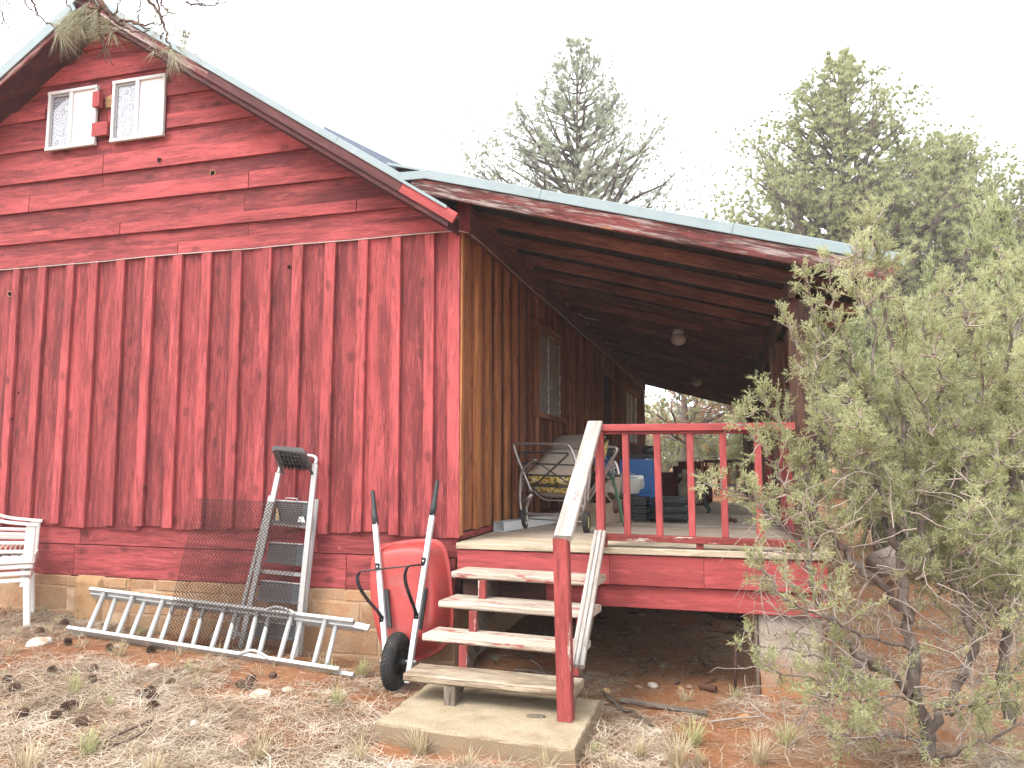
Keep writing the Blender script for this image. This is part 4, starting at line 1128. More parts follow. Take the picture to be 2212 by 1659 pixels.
# top platform: moulded black cap seen from below
cap = [sp(408, 150, -.22), sp(425, 138, -.23), sp(590, 152, -.23), sp(610, 168, -.22), sp(648, 240, -.06), sp(632, 262, -.04), sp(470, 246, -.04), sp(455, 225, -.06)]
cap = [V3(c) for c in cap]
capo = poly_board('platform', cap, .03, (0, -.1, 1), M['grey_plastic'], sl)
for f in np.linspace(.18, .85, 4):
    a_, b_ = cap[1].lerp(cap[6], f), cap[2].lerp(cap[5], f)
    board('underside_rib', a_ + V3((.01, 0, -.008)), b_ + V3((-.01, 0, -.008)), (0, 0, 1), .022, .006, M['black'], capo)
for f in np.linspace(.15, .85, 6):
    a_, b_ = cap[1].lerp(cap[2], f), cap[6].lerp(cap[5], f)
    board('underside_rib', a_ + V3((0, .01, -.008)), b_ + V3((0, -.01, -.008)), (0, 0, 1), .022, .006, M['black'], capo)
for s_, (a, b) in ((0, ((430, 180), (480, 290))), (1, ((610, 205), (655, 290)))):
    bar('platform_bracket', sp(*a, -.08), sp(*b, -.05), .02, .012, M['black'], sl)

# ------------------------------------------------------------------ expanded metal sheet
EY, EK = -.265, .09
c00, c10, c11, c01 = PL(352, 1378, EY, EK), PL(612, 1428, EY, EK), PL(655, 1087, EY, EK), PL(424, 1077, EY, EK)
def eq(s, t):
    bulge = .015 * math.sin(math.pi * s) * math.sin(math.pi * t * 1.3)
    p = (c00 * (1 - s) + c10 * s) * (1 - t) + (c01 * (1 - s) + c11 * s) * t
    return p + V3((0, -bulge, 0))
eb = NB(); NC, NRW = 31, 21
for i in range(NC):
    P = []
    for j in range(NRW * 2 + 1):
        side = (j % 2)
        s = (i + .5 + (.5 if side else -.5) * .98) / NC
        P.append(eq(min(1, max(0, s)), j / (NRW * 2)) + V3((0, -.004 if side else .004, 0)))
    eb.tube(P, .0036, 3, False)
    P = []
    for j in range(NRW * 2 + 1):
        side = (j % 2)
        s = (i + .5 - (.5 if side else -.5) * .98) / NC
        P.append(eq(min(1, max(0, s)), j / (NRW * 2)) + V3((0, -.004 if side else .004, 0)))
    eb.tube(P, .0036, 3, False)
tag(eb.build('metal_mesh_sheet', M['rust'], None), 'rusty expanded metal mesh sheet leaning across the step ladder', 'metal sheet')

# ------------------------------------------------------------------ aluminium extension ladder on its side
def onground(u, v):
    z = .1
    for _ in range(6):
        p = PZ(u, v, z); z = float(gh(p.x, p.y)) + .03
    return PZ(u, v, z)
L0, L1 = onground(147, 1362), onground(733, 1453)
print('ladder', L0, L1)
def upper(u, v, base, dist):
    best = None
    for y in np.arange(base.y - .02, base.y + .42, .005):
        p = PY(u, v, y)
        e = abs((V3((0, p.y, p.z)) - V3((0, base.y, base.z))).length - dist)
        if best is None or e < best[0]: best = (e, p)
    return best[1]
U0, U1 = upper(197, 1275, L0, .40), upper(765, 1345, L1, .40)
el = thing('extension_ladder', (L0 + L1) / 2, 'pale aluminium extension ladder lying on its edge in front of the foundation', 'ladder')
upv = ((U0 + U1) - (L0 + L1)).normalized()
lnv = (L1 - L0).normalized().cross(upv)
if lnv.y > 0: lnv = -lnv
def rail_ch(a, b, name, sgn=1):
    r_ = bar(name, a, b, .028, .062, M['alu'], el, upv)
    return r_
lo = rail_ch(L0 + upv * .014, L1 + upv * .014, 'side_rail'); up_ = rail_ch(U0, U1, 'side_rail')
o2 = lnv * -.045
e2 = (L1 - L0).normalized()
rail_ch(L0 + upv * .018 + o2 + e2 * .05, L1 + upv * .012 + o2 + e2 * .10, 'side_rail')
rail_ch(U0 - upv * .012 + o2 + e2 * .0, U1 - upv * .012 + o2 + e2 * .06, 'side_rail')
bts = [560, 640, 750, 815, 950, 1010, 1155, 1220, 1360, 1430, 1590, 1650, 1800, 1865, 2025, 2092]
tps = [680, 740, 865, 930, 1060, 1115, 1255, 1310, 1460, 1520, 1670, 1735, 1890, 1945, 2110, 2170]
ud = lambda zx: zx * .4521 / 1.356
for k, (b_, t_) in enumerate(zip(bts, tps)):
    fb = (ud(b_) - 147) / (733 - 147); ft = (ud(t_) - 197) / (765 - 197)
    # perspective-correct parameter along the rail
    d0, d1 = (L0 - CAM).dot(V3(_fw)), (L1 - CAM).dot(V3(_fw)); e0, e1 = (U0 - CAM).dot(V3(_fw)), (U1 - CAM).dot(V3(_fw))
    fb = fb / d1 / (fb / d1 + (1 - fb) / d0); ft = ft / e1 / (ft / e1 + (1 - ft) / e0)
    o_ = o2 if k % 2 else V3()
    tube('rung', [L0.lerp(L1, fb) + upv * .02 + o_, U0.lerp(U1, ft) - upv * .008 + o_], .0195, M['alu'], el, 10)
pe = U1 + e2 * .03
bar('end_foot', pe - e2 * .02 - upv * .02, pe + e2 * .10 - upv * .03, .05, .02, M['alu'], el, upv)
tube('rope', smooth_path([U0.lerp(U1, .70) + lnv * .04, U0.lerp(U1, .73) + lnv * .05 + upv * .03, U0.lerp(U1, .78) + lnv * .045 + upv * .012, U0.lerp(U1, .80) + lnv * .05 - upv * .015], 2), .011, M['white_paint'], el, 8)
tube('rope', smooth_path([L0.lerp(L1, .66) + lnv * .04, L0.lerp(L1, .70) + lnv * .05 + upv * .05, L0.lerp(L1, .74) + lnv * .045 + upv * .03, L0.lerp(L1, .78) + lnv * .05 - upv * .01], 2), .009, M['white_paint'], el, 8)
tag(board('timber_plank', L0.lerp(L1, .45) + V3((0, .06, -.02)), L0.lerp(L1, 1.0) + V3((0, .06, -.03)), (0, 1, 0), .09, .03, M['raw'], None), 'thin brown plank half buried in dirt under the long ladder', 'plank')

# ------------------------------------------------------------------ stacked white plastic chairs
def chair_mesh_parts(root, base, zoff, full):
    """facing +x; near side at -y. origin = near front foot"""
    def B_(name, a, b, w_, t_, wd=(1, 0, 0)): return board(name, CR(a) + V3((0, 0, zoff)), CR(b) + V3((0, 0, zoff)), CROT @ V3(wd), w_, t_, M['white_plastic'], root, ch=.008)
    D, Wd, H = .50, .50, .40
    ah = .062 if full else .036; ai = 0 if full else .02 * (3 - zoff / .056)
    B_('seat_apron', (.03 - ai * .5, -.012 + ai * .4, H - .02), (-D, -.012 + ai * .4, H - .02), ah, .02, (0, 0, 1))
    B_('seat_apron', (.03 - ai * .5, Wd, H - .02), (-D, Wd, H - .02), ah, .02, (0, 0, 1))
    B_('seat_apron', (.035 - ai * .5, -.01 + ai * .4, H - .02), (.035 - ai * .5, Wd, H - .02), ah, .02, (0, 0, 1))
    if not full: return
    for k in range(7):
        B_('seat_slat', (-.03 - k * .066, .0, H + .01), (-.03 - k * .066, Wd - .01, H + .01), .05, .014, (1, 0, 0))
    for yy in (-.005, Wd):
        # arm: from front pillar back and up
        pts = [(.06, yy, H + .26), (-.06, yy, H + .275), (-.22, yy, H + .30), (-.34, yy, H + .36), (-.44, yy, H + .46)]
        P = smooth_path([CR(p) + V3((0, 0, zoff)) for p in pts], 2)
        strap('arm', P, .055, .022, M['white_plastic'], root, CROT @ V3((0, 1, 0)))
        B_('arm_post', (.0, yy, H - .03), (.01, yy, H + .265), .075, .03)
        for k, (h0, h1) in enumerate(((.185, .215), (.115, .14), (.045, .062))):
            B_('side_slat', (-.03, yy, H + h0), (-.45, yy, H + h1), .03, .018, (0, 0, 1))
    for yy in np.linspace(.05, Wd - .05, 6):
        B_('back_slat', (-.47, yy, H), (-.60, yy, H + .5), .045, .014, (0, 1, 0))
    B_('back_top', (-.60, 0, H + .5), (-.60, Wd, H + .5), .06, .02, (0, 0, 1))
cb_ = onground(52, 1347)
cb_.z -= .03
CROT = Matrix.Rotation(math.radians(44), 3, 'Z')
def CR(v): return cb_ + CROT @ V3(v)
for k in range(4):
    zo = .056 * k
    top = k == 3
    lb = ['lowest white plastic armchair of the stack at the left edge', 'second white plastic armchair from the bottom of the left-edge stack', 'third white plastic armchair from the bottom of the left-edge stack', 'topmost white plastic armchair of the stack, with slatted arm sides'][k]
    ch = thing('plastic_chair', CR((-.25, .25, zo)), lb, 'chair', 'stacked white plastic chairs')
    chair_mesh_parts(ch, cb_, zo, top)
    for (lx, ly) in ((.0, .0), (.0, .49), (-.5, .49), (-.5, .0)):
        s = 1 if k == 0 else .0
        if k == 0:
            bmq = board('leg', CR((lx + (.02 if lx == 0 else -.04), ly, 0)), CR((lx, ly, .38)), CROT @ V3((1, 0, 0)), .05, .035, M['white_plastic'], ch, ch=.008)
        else:
            board('leg', CR((lx - .03, ly + .02, zo + .27)), CR((lx - .03, ly + .02, zo + .37)), CROT @ V3((1, 0, 0)), .04, .025, M['white_plastic'], ch, ch=.008)
# cushion on the chair
bm = bmesh.new(); box_bm(bm, (0, 0, 0), (.40, .42, .05)); bmesh.ops.bevel(bm, geom=bm.edges[:], offset=.02, segments=3, affect='EDGES')
M['stripes'] = None
def stripemat():
    m, t, b = newmat('red_striped_cloth'); src = coords(t, rand=False)
    wv = N(t, 'TexWave', bands_direction='X'); wv.inputs['Scale'].default_value = 9; wv.inputs['Distortion'].default_value = 2.5; t.links.new(src, wv.inputs['Vector'])
    t.links.new(ramp(t, wv.outputs['Fac'], [(.45, (.6, .5, .42)), (.55, (.4, .06, .05))]), b.inputs['Base Color']); b.inputs['Roughness'].default_value = .9
    return m
M['stripes'] = stripemat()
tag(bmobj('seat_cushion', bm, M['stripes'], None, Matrix.Translation(CR((-.24, .25, .168 + .40 + .05))) @ CROT.to_4x4(), True), 'red and white striped cushion on the topmost plastic chair', 'cushion')

# ================================================================== things on the porch
zA = lambda a, b: ((1480 + a * .22904) / 1.356, (1220 + b * .22904) / 1.356)
zB = lambda a, b: ((1780 + a * .27125) / 1.356, (1150 + b * .27125) / 1.356)
def A(a, b, y): return PY(*zA(a, b), y)
# --- rolling lounge chair folded up
cs = thing('lounge_chair', (.55, 1.15, DZ), 'folded aluminium tube lounge chair on small wheels with beige cushions', 'lounge chair')
w1p, w2p = PZ(*zA(245, 1432), DZ), PZ(*zA(1040, 1487), DZ)
yw = (w1p.y + w2p.y) / 2
yl, yr = w1p.y, w2p.y
def ya(a): return yl + (yr - yl) * (a - 245) / 795
def TA(name, pts, r, dy=0.0, n=10, rounds=2, mat='alu_tube', par=None): return tube(name, smooth_path([A(a, b, ya(a) + dy) for a, b in pts], rounds), r, M[mat], par or cs, n)
bf = TA('back_frame', [(335, 960), (120, 440), (108, 345), (170, 345), (700, 352), (820, 362), (865, 450), (925, 640), (1000, 960)], .0125, .05)
lf = TA('leg_frame', [(215, 700), (190, 800), (188, 1150), (225, 1238), (300, 1245), (720, 1258), (930, 1275), (1005, 1225), (1022, 1000), (1060, 690)], .0125, -.02)
TA('side_tube', [(178, 1035), (200, 740), (260, 640), (380, 548)], .011, .03)
TA('side_tube', [(205, 960), (240, 720), (400, 550)], .011, .12)
TA('leg_tube', [(345, 1010), (285, 1110), (268, 1220), (285, 1340)], .0125, -.01)
TA('leg_tube', [(1050, 1080), (1080, 800), (1085, 640)], .012, .0)
TA('leg_tube', [(985, 1130), (1000, 1240), (1015, 1330)], .0125, -.01)
TA('pivot', [(235, 1095), (345, 995)], .018, -.02, rounds=0)
TA('stretcher', [(360, 950), (480, 1060), (540, 1070), (780, 1078)], .006, .02)
TA('arm_frame', [(960, 1150), (1180, 830), (1440, 440), (1420, 395), (1310, 385)], .0135, .5)
TA('arm_frame', [(1000, 1180), (1210, 850), (1390, 560), (1420, 600), (1455, 745)], .0125, .42)
for pts in (((160, 460), (810, 470)), ((210, 598), (920, 625)), ((290, 745), (880, 768)), ((320, 885), (860, 905))):
    a, b = [A(x_, y_, ya(x_) + .045) for x_, y_ in pts]
    board('strap', a, b, (0, 0, 1), .016, .004, M['black'], cs, ch=.001)
for pts in (((215, 460), (850, 880)), ((810, 480), (360, 900))):
    a, b = [A(x_, y_, ya(x_) + .04) for x_, y_ in pts]
    board('strap', a, b, (0, 0, 1), .018 if pts[0][0] > 500 else .011, .004, M['black'], cs, ch=.001)
for k, (wp_, a_) in enumerate(((w1p, 245), (w2p, 1040))):
    c_ = V3((wp_.x, wp_.y, DZ + .088))
    tw = lathe_x('wheel', [(-.02, .055), (-.024, .07), (-.02, .085), (0, .09), (.02, .085), (.024, .07), (.02, .055)], M['rubber'], cs, c_, 28)
    lathe_x('wheel_hub', [(-.016, .058), (-.012, .04), (-.02, .012), (-.02, .0), (.02, .0), (.02, .012), (.012, .04), (.016, .058)], M['wheel_yellow'], tw, c_, 28)
tube('wheel_axle', [V3((w1p.x, w1p.y, DZ + .088)), V3((w2p.x + .03, w2p.y, DZ + .088))], .006, M['alu_tube'], cs, 8)
# --- cushions piled in the chair
def pad(name, quad, th, mat, parent=None, seg=6, puff=.02, push=(0, 1, 0)):
    a, b, c, d = [V3(q_) for q_ in quad]; nv = (b - a).cross(d - a).normalized()
    if nv.y > 0: nv = -nv
    bm = bmesh.new(); F_, K_ = [], []
    for j in range(seg + 1):
        rf, rb = [], []
        for i in range(seg + 1):
            s, t = i / seg, j / seg
            p = (a * (1 - s) + b * s) * (1 - t) + (d * (1 - s) + c * s) * t
            e = (math.sin(math.pi * s) * math.sin(math.pi * t)) ** .4
            rf.append(bm.verts.new(p + nv * (th / 2 * (.55 + .45 * e) + puff * e * rnd(.8, 1.1)))); rb.append(bm.verts.new(p - nv * (th / 2 * (.55 + .45 * e))))
        F_.append(rf); K_.append(rb)
    for j in range(seg):
        for i in range(seg):
            bm.faces.new((F_[j][i], F_[j][i + 1], F_[j + 1][i + 1], F_[j + 1][i])); bm.faces.new((K_[j][i], K_[j + 1][i], K_[j + 1][i + 1], K_[j][i + 1]))
    for i in range(seg):
        for r_, (x0, x1) in (((0), (i, i + 1)), ((seg), (i, i + 1))):
            bm.faces.new((F_[r_][x0], F_[r_][x1], K_[r_][x1], K_[r_][x0])); bm.faces.new((F_[x0][r_], F_[x1][r_], K_[x1][r_], K_[x0][r_]))
    return bmobj(name, bm, mat, parent, None, True)
def floralmat():
    m, t, b = newmat('yellow_floral_cloth'); src = coords(t)
    n = noise(t, src, 9, 2, .5, 1.5); n2 = noise(t, src, 16, 4, .6, 2.0)
    cc = ramp(t, n, [(.38, (.50, .30, .05)), (.5, (.62, .45, .12)), (.62, (.66, .55, .30))])
    cc = mixc(t, ramp(t, n2, [(.52, 0.0), (.55, 1.0)]), cc, (.06, .085, .025))
    n3 = noise(t, src, 22, 2, .5)
    cc = mixc(t, ramp(t, n3, [(.66, 0.0), (.69, 1.0)]), cc, (.45, .10, .03))
    t.links.new(cc, b.inputs['Base Color']); b.inputs['Roughness'].default_value = .9; return m
M['floral'] = floralmat()
pd1 = thing('chair_cushion', A(600, 800, 1.25), 'long beige lounge cushion with yellow floral edge, folded over the chair frame', 'cushion')
pad('back_panel', [A(600, 425, 1.62), A(1185, 425, 1.62), A(1265, 262, 1.80), A(660, 270, 1.80)], .09, M['canvas_dark'], pd1)
pad('seat_panel', [A(290, 745, 1.25), A(960, 765, 1.25), A(1190, 430, 1.62), A(575, 425, 1.62)], .06, M['canvas'], pd1)
pad('floral_edge', [A(310, 850, 1.22), A(860, 880, 1.20), A(900, 775, 1.24), A(295, 735, 1.26)], .05, M['floral'], pd1)
pad('floral_side', [A(1150, 690, 1.5), A(1225, 620, 1.62), A(1305, 300, 1.85), A(1215, 430, 1.6)], .05, M['floral'], pd1)
pd2 = thing('chair_cushion', A(600, 960, 1.3), 'yellow floral cushion lying under the beige lounge cushion', 'cushion')
pad('cushion_body', [A(400, 965, 1.30), A(850, 995, 1.28), A(880, 890, 1.32), A(345, 890, 1.33)], .07, M['floral'], pd2)
pad('cushion_underside', [A(420, 1000, 1.36), A(840, 1020, 1.35), A(850, 975, 1.30), A(395, 955, 1.31)], .04, M['canvas_dark'], pd2)
# --- white gutter length along the wall
g0, g1 = PZ(1078, 1149, DZ), PZ(1256, 1119, DZ)
gt = thing('gutter_length', (g0 + g1) / 2, 'length of white gutter lying on the deck along the cabin wall', 'gutter')
gd = (g1 - g0).normalized(); gs = V3((gd.y, -gd.x, 0))
board('gutter_side', g0 + gs * .05 + V3((0, 0, .04)), g1 + gs * .05 + V3((0, 0, .04)), (0, 0, 1), .075, .006, M['white_paint'], gt)
board('gutter_side', g0 - gs * .05 + V3((0, 0, .04)), g1 - gs * .05 + V3((0, 0, .04)), (0, 0, 1), .075, .006, M['white_paint'], gt)
board('gutter_base', g0 + V3((0, 0, .005)), g1 + V3((0, 0, .005)), gs, .1, .006, M['white_paint'], gt)
board('gutter_lip', g0 + gs * .043 + V3((0, 0, .08)), g1 + gs * .043 + V3((0, 0, .08)), gs, .022, .008, M['white_paint'], gt)
board('gutter_lip', g0 - gs * .035 + V3((0, 0, .08)), g1 - gs * .035 + V3((0, 0, .08)), gs, .04, .008, M['alu'], gt)
# --- torn cardboard box
b0, b1, b2 = PZ(*zA(925, 1372), DZ), PZ(*zA(1290, 1385), DZ), PZ(*zA(1500, 1330), DZ)
bx = thing('cardboard_box', (b0 + b2) / 2, 'torn open cardboard box on the deck behind the lounge chair wheels', 'box')
b3 = b0 + (b2 - b1)
hh = .20
for a, b, h0, h1 in ((b0, b1, hh, hh * .95), (b1, b2, hh * .98, hh * 1.05), (b2, b3, hh, hh), (b3, b0, hh, hh)):
    nv = (b - a).cross(V3((0, 0, 1))).normalized()
    poly_board('box_side', [a, b, b + V3((0, 0, h1)), a + V3((0, 0, h0))], .004, nv, M['cardboard'], bx)
poly_board('box_base', [b0 + V3((0, 0, .004)), b1 + V3((0, 0, .004)), b2 + V3((0, 0, .004)), b3 + V3((0, 0, .004))], .004, (0, 0, 1), M['cardboard'], bx)
poly_board('box_flap', [b1.lerp(b2, .3) + V3((0, 0, hh)), b1.lerp(b2, .95) + V3((0, 0, hh)), b1.lerp(b2, .9) + V3((-.08, 0, hh + .09)), b1.lerp(b2, .35) + V3((-.08, 0, hh + .08))], .004, (1, 0, .5), M['cardboard'], bx)
poly_board('box_flap', [b0.lerp(b1, .5) + V3((0, -.004, hh)), b0.lerp(b1, .98) + V3((0, -.004, hh)), b0.lerp(b1, .9) + V3((0, -.06, hh * .35)), b0.lerp(b1, .7) + V3((0, -.05, hh * .5))], .004, (0, -1, .5), M['cardboard'], bx)
# --- brown leather bag in the box, canvas sack above
def blob(name, c, s, mat, parent=None, seed=1, amp=.12, seg=16):
    bm = bmesh.new(); bmesh.ops.create_uvsphere(bm, u_segments=seg, v_segments=seg // 2 + 2, radius=1)
    rr = random.Random(seed); ph = [rr.uniform(0, 6.28) for _ in range(6)]
    for v in bm.verts:
        x_, y_, z_ = v.co
        k_ = 1 + amp * (math.sin(3 * x_ + ph[0]) * math.sin(4 * y_ + ph[1]) + .6 * math.sin(5 * z_ + ph[2] + 2 * x_))
        v.co = V3((x_ * s[0] * k_, y_ * s[1] * k_, z_ * s[2] * k_))
    return bmobj(name, bm, mat, parent, Matrix.Translation(V3(c)), True)
tag(blob('leather_bag', A(1310, 1090, 2.05) + V3((0, 0, -.03)), (.13, .14, .11), M['clay'], None, 4), 'dark brown leather bag resting in the torn cardboard box', 'bag')
sk_ = thing('canvas_tote', A(1290, 1010, 2.2), 'dirty pale canvas tote with fringed top behind the lounge chair', 'tote bag')
tt = [A(1180, 770, 2.05), A(1400, 775, 2.12), A(1350, 1030, 2.05), A(1215, 1000, 2.0)]
bm = bmesh.new()
fr_ = [bm.verts.new(p) for p in tt]; bk_ = [bm.verts.new(p + V3((.06, .22, 0))) for p in tt]
bm.faces.new(fr_); bm.faces.new(bk_[::-1]); [bm.faces.new((fr_[i], fr_[(i + 1) % 4], bk_[(i + 1) % 4], bk_[i])) for i in (1, 2, 3)]
bmesh.ops.subdivide_edges(bm, edges=bm.edges[:], cuts=4, use_grid_fill=True)
for v in bm.verts: v.co += V3((rnd(-.006, .006), rnd(-.008, .008), rnd(-.004, .004)))
bmobj('tote_body', bm, M['canvas'], sk_, None, True)
fb_ = NB()
for k in range(40):
    p = tt[0].lerp(tt[1], rnd(.4, 1)) + V3((0, -.012, rnd(-.02, .0)))
    fb_.tube([p, p + V3((rnd(-.01, .01), rnd(-.012, 0), -rnd(.04, .10)))], .003, 3, False)
tag(fb_.build('fringe', M['brown_dark'], sk_), kind='stuff')
# --- green tubular stand
gs_ = thing('tube_stand', PZ(*zA(1525, 1410), DZ), 'green painted tubular metal stand with splayed legs beside the black mats', 'stand')
tube('front_leg', smooth_path([A(1190, 735, 1.9), A(1330, 735, 1.75), A(1385, 800, 1.7), PZ(*zA(1525, 1408), DZ)], 2), .0135, M['green_paint'], gs_, 10)
tube('rear_leg', smooth_path([A(1190, 735, 1.9), A(800, 760, 2.3), A(735, 830, 2.3), A(738, 1120, 2.3), V3((A(738, 1120, 2.3).x, 2.35, DZ))], 2), .0135, M['green_paint'], gs_, 10)
tube('cross_tube', [A(1390, 1015, 1.9), A(1600, 1030, 2.6)], .011, M['green_paint'], gs_, 8)
# --- white basin with crumpled plastic
bs = thing('plastic_basin', A(1545, 860, 2.5), 'white plastic basin with crumpled clear film, in front of the blue cabinet', 'basin')
cB = A(1530, 815, 2.5); n = 24
def loopz(r, sx, z): return [cB + V3((r * math.cos(6.2832 * i / n) * sx, r * math.sin(6.2832 * i / n) * .8, z)) for i in range(n)]
bm = bmesh.new(); rr_ = [[bm.verts.new(p) for p in loopz(r * .8, 1.2, z)] for r, z in ((.12, -.14), (.15, -.13), (.19, .0), (.205, .01), (.20, .05), (.185, .055), (.17, .0), (.13, -.11))]
for a, b in zip(rr_[:-1], rr_[1:]):
    for i in range(n): bm.faces.new((a[i], a[(i + 1) % n], b[(i + 1) % n], b[i]))
bm.faces.new(rr_[0][::-1]); bm.faces.new(rr_[-1])
bmobj('basin_body', bm, M['white_plastic'], bs, None, True)
blob('crumpled_film', cB + V3((0, 0, .03)), (.17, .11, .05), plain('crumpled_grey_film', (.35, .42, .50), .25, 0, .4, 20), bs, 9, .25)
tube('basin_handle', [A(1400, 762, 2.25), A(1480, 762, 2.28)], .012, M['clay'], bs, 8)
st_ = [cB + V3((.0, .05, -.14)), V3((cB.x, cB.y + .05, DZ))]
bmq = bmesh.new(); box_bm(bmq, (0, 0, 0), (.26, .22, cB.z - .15 - DZ)); bmesh.ops.bevel(bmq, geom=bmq.edges[:], offset=.01, segments=2, affect='EDGES')
tag(bmobj('storage_crate', bmq, M['black'], None, Matrix.Translation((cB.x, cB.y + .06, DZ + (cB.z - .15 - DZ) / 2))), 'dark plastic crate carrying the white basin', 'crate')
# --- blue steel cabinet
bc0, bc1 = A(1470, 1040, 3.2), A(1885, 1040, 3.2)
top_z = A(1700, 545, 3.2).z; lid_z = A(1700, 488, 3.2).z
cbn = thing('blue_cabinet', ((bc0.x + bc1.x) / 2, 3.4, DZ), 'bright blue steel cabinet with black lid and white patch behind the railing', 'cabinet')
def rbox(name, c, s, mat, par, bev=.008):
    bm = bmesh.new(); box_bm(bm, (0, 0, 0), s); bmesh.ops.bevel(bm, geom=bm.edges[:], offset=bev, segments=2, affect='EDGES'); return bmobj(name, bm, mat, par, Matrix.Translation(V3(c)))
cw = bc1.x - bc0.x; cx_ = (bc0.x + bc1.x) / 2
zs = [DZ + .005, A(1700, 970, 3.2).z, A(1700, 752, 3.2).z, top_z]
for a, b in zip(zs[:-1], zs[1:]): rbox('cabinet_drawer', (cx_, 3.4, (a + b) / 2), (cw, .4, b - a - .004), M['blue'], cbn, .006)
rbox('cabinet_lid', (cx_, 3.4, (top_z + lid_z) / 2 + .002), (cw + .015, .42, lid_z - top_z), M['black'], cbn)
pc = A(1740, 850, 3.195)
bm = bmesh.new(); vs = [bm.verts.new((pc.x + .035 * math.cos(6.2832 * i / 18) * rnd(.85, 1.1), 3.1985, pc.z + .075 * math.sin(6.2832 * i / 18) * rnd(.9, 1.1))) for i in range(18)]; bm.faces.new(vs)
bmobj('white_patch', bm, M['white_paint'], cbn)
rbox('wooden_case', (cx_ + .02, 3.42, lid_z + .055), (.3, .25, .10), M['brown_dark'], None).__setitem__('label', 'small dark wooden case on top of the blue cabinet')
bpy.data.objects['wooden_case']['category'] = 'case'
tag(blob('dark_cloth', (cx_ + .16, 3.36, lid_z + .05), (.10, .1, .05), M['vinyl'], None, 12, .2), 'crumpled dark cloth at the edge of the blue cabinet lid', 'cloth')
tag(rbox('blue_jug', A(1235, 600, 2.9), (.16, .16, .34), M['blue'], None, .04), 'blue plastic jug half hidden behind the lounge cushion', 'jug')
jb = A(1235, 600, 2.9)
tag(rbox('stool', (jb.x, jb.y, (DZ + jb.z - .17) / 2), (.3, .3, jb.z - .17 - DZ), M['brown_dark'], None, .01), 'dark wooden box stool under the blue jug', 'stool')
# --- grey pump frame with cross bars and toothed ring
fx = thing('exercise_bike', A(1350, 720, 2.7), 'grey metal exercise bike frame with cross bars behind the lounge chair', 'exercise bike')
tube('upright', [A(1350, 430, 2.7), A(1345, 760, 2.7), V3((A(1345, 760, 2.7).x, 2.7, DZ))], .014, M['alu_tube'], fx, 8)
for y_, xa, xb in ((450, 1290, 1410), (505, 1285, 1400), (575, 1280, 1370)): tube('cross_bar', [A(xa, y_, 2.7), A(xb, y_ - 8, 2.7)], .012, M['alu_tube'], fx, 8)
rbox('meter', A(1330, 465, 2.68), (.08, .05, .07), M['black'], fx)
tube('coil_hose', [A(1385 + 18 * math.sin(k * .8), 600 + k * 6, 2.66) for k in range(24)], .008, M['white_paint'], fx, 6)
cg = A(1430, 1100, 2.5); tg = NB()
tg.tube([cg + V3((.075 * math.cos(a), 0, .075 * math.sin(a))) for a in np.linspace(0, 6.2832, 24)], .008, 6, False)
for k in range(14):
    a = k * 6.2832 / 14; tg.tube([cg + V3((.075 * math.cos(a), 0, .075 * math.sin(a))), cg + V3((.10 * math.cos(a), 0, .10 * math.sin(a)))], .006, 4)
tg.build('chain_ring', M['alu_tube'], fx)
tube('base_tube', [V3((cg.x - .3, 2.6, DZ + .02)), V3((cg.x + .1, 2.6, DZ + .02))], .018, M['black_steel'], fx, 8)
# --- stack of folded black pads
m0, m1 = PZ(*zB(285, 1400), DZ), PZ(*zB(888, 1402), DZ)
for k in range(3):
    lb = ['bottom black vinyl pad of the stack of three on the deck', 'middle black vinyl pad of the stack of three on the deck', 'top black vinyl pad of the stack of three on the deck'][k]
    pdm = thing('vinyl_pad', ((m0.x + m1.x) / 2, 2.5, DZ + .078 * k), lb, 'pad', 'black vinyl pads stacked on the deck')
    z_ = DZ + .039 + .0785 * k
    ins = .0 if k < 2 else .03
    bm = bmesh.new(); box_bm(bm, (0, 0, 0), (m1.x - m0.x - ins - .12, .6, .075)); bmesh.ops.bevel(bm, geom=[e for e in bm.edges if abs(e.verts[0].co.z - e.verts[1].co.z) < .01], offset=.03, segments=4, affect='EDGES')
    for v in bm.verts: v.co.z += .004 * math.sin(v.co.x * 17 + k)
    bmobj('pad_body', bm, M['vinyl'], pdm, Matrix.Translation(((m0.x + m1.x) / 2 + .06, 2.42 + .02 * k, z_)), True)
    for q_ in range(3):
        rbox('pad_layer', (m0.x + .05, 2.40, z_ - .024 + q_ * .024), (.13, .5, .019), M['vinyl'], pdm, .006)
# --- armchair
ac0 = PY(*zB(590, 1150), 5.3); ac = thing('armchair', (ac0.x + .25, 5.3, DZ), 'worn maroon armchair with cream patterned seat at the far end of the deck', 'armchair')
axx = ac0.x
def dz_(b, y=5.3): return PY(*zB(700, b), y).z
rbox('left_arm', (axx + .07, 5.45, (DZ + dz_(865)) / 2), (.34, .75, dz_(865) - DZ), M['maroon'], ac, .06)
rbox('right_arm', (axx + .62, 5.45, (DZ + dz_(905)) / 2), (.10, .75, dz_(905) - DZ), M['maroon'], ac, .04)
rbox('seat_base', (axx + .40, 5.4, DZ + .17), (.34, .65, .30), M['cream'], ac, .03)
rbox('seat_cushion', (axx + .40, 5.38, DZ + .40), (.33, .62, .15), M['cream'], ac, .05)
rbox('backrest', (axx + .38, 5.75, DZ + .33), (.5, .2, .52), M['maroon'], ac, .07)
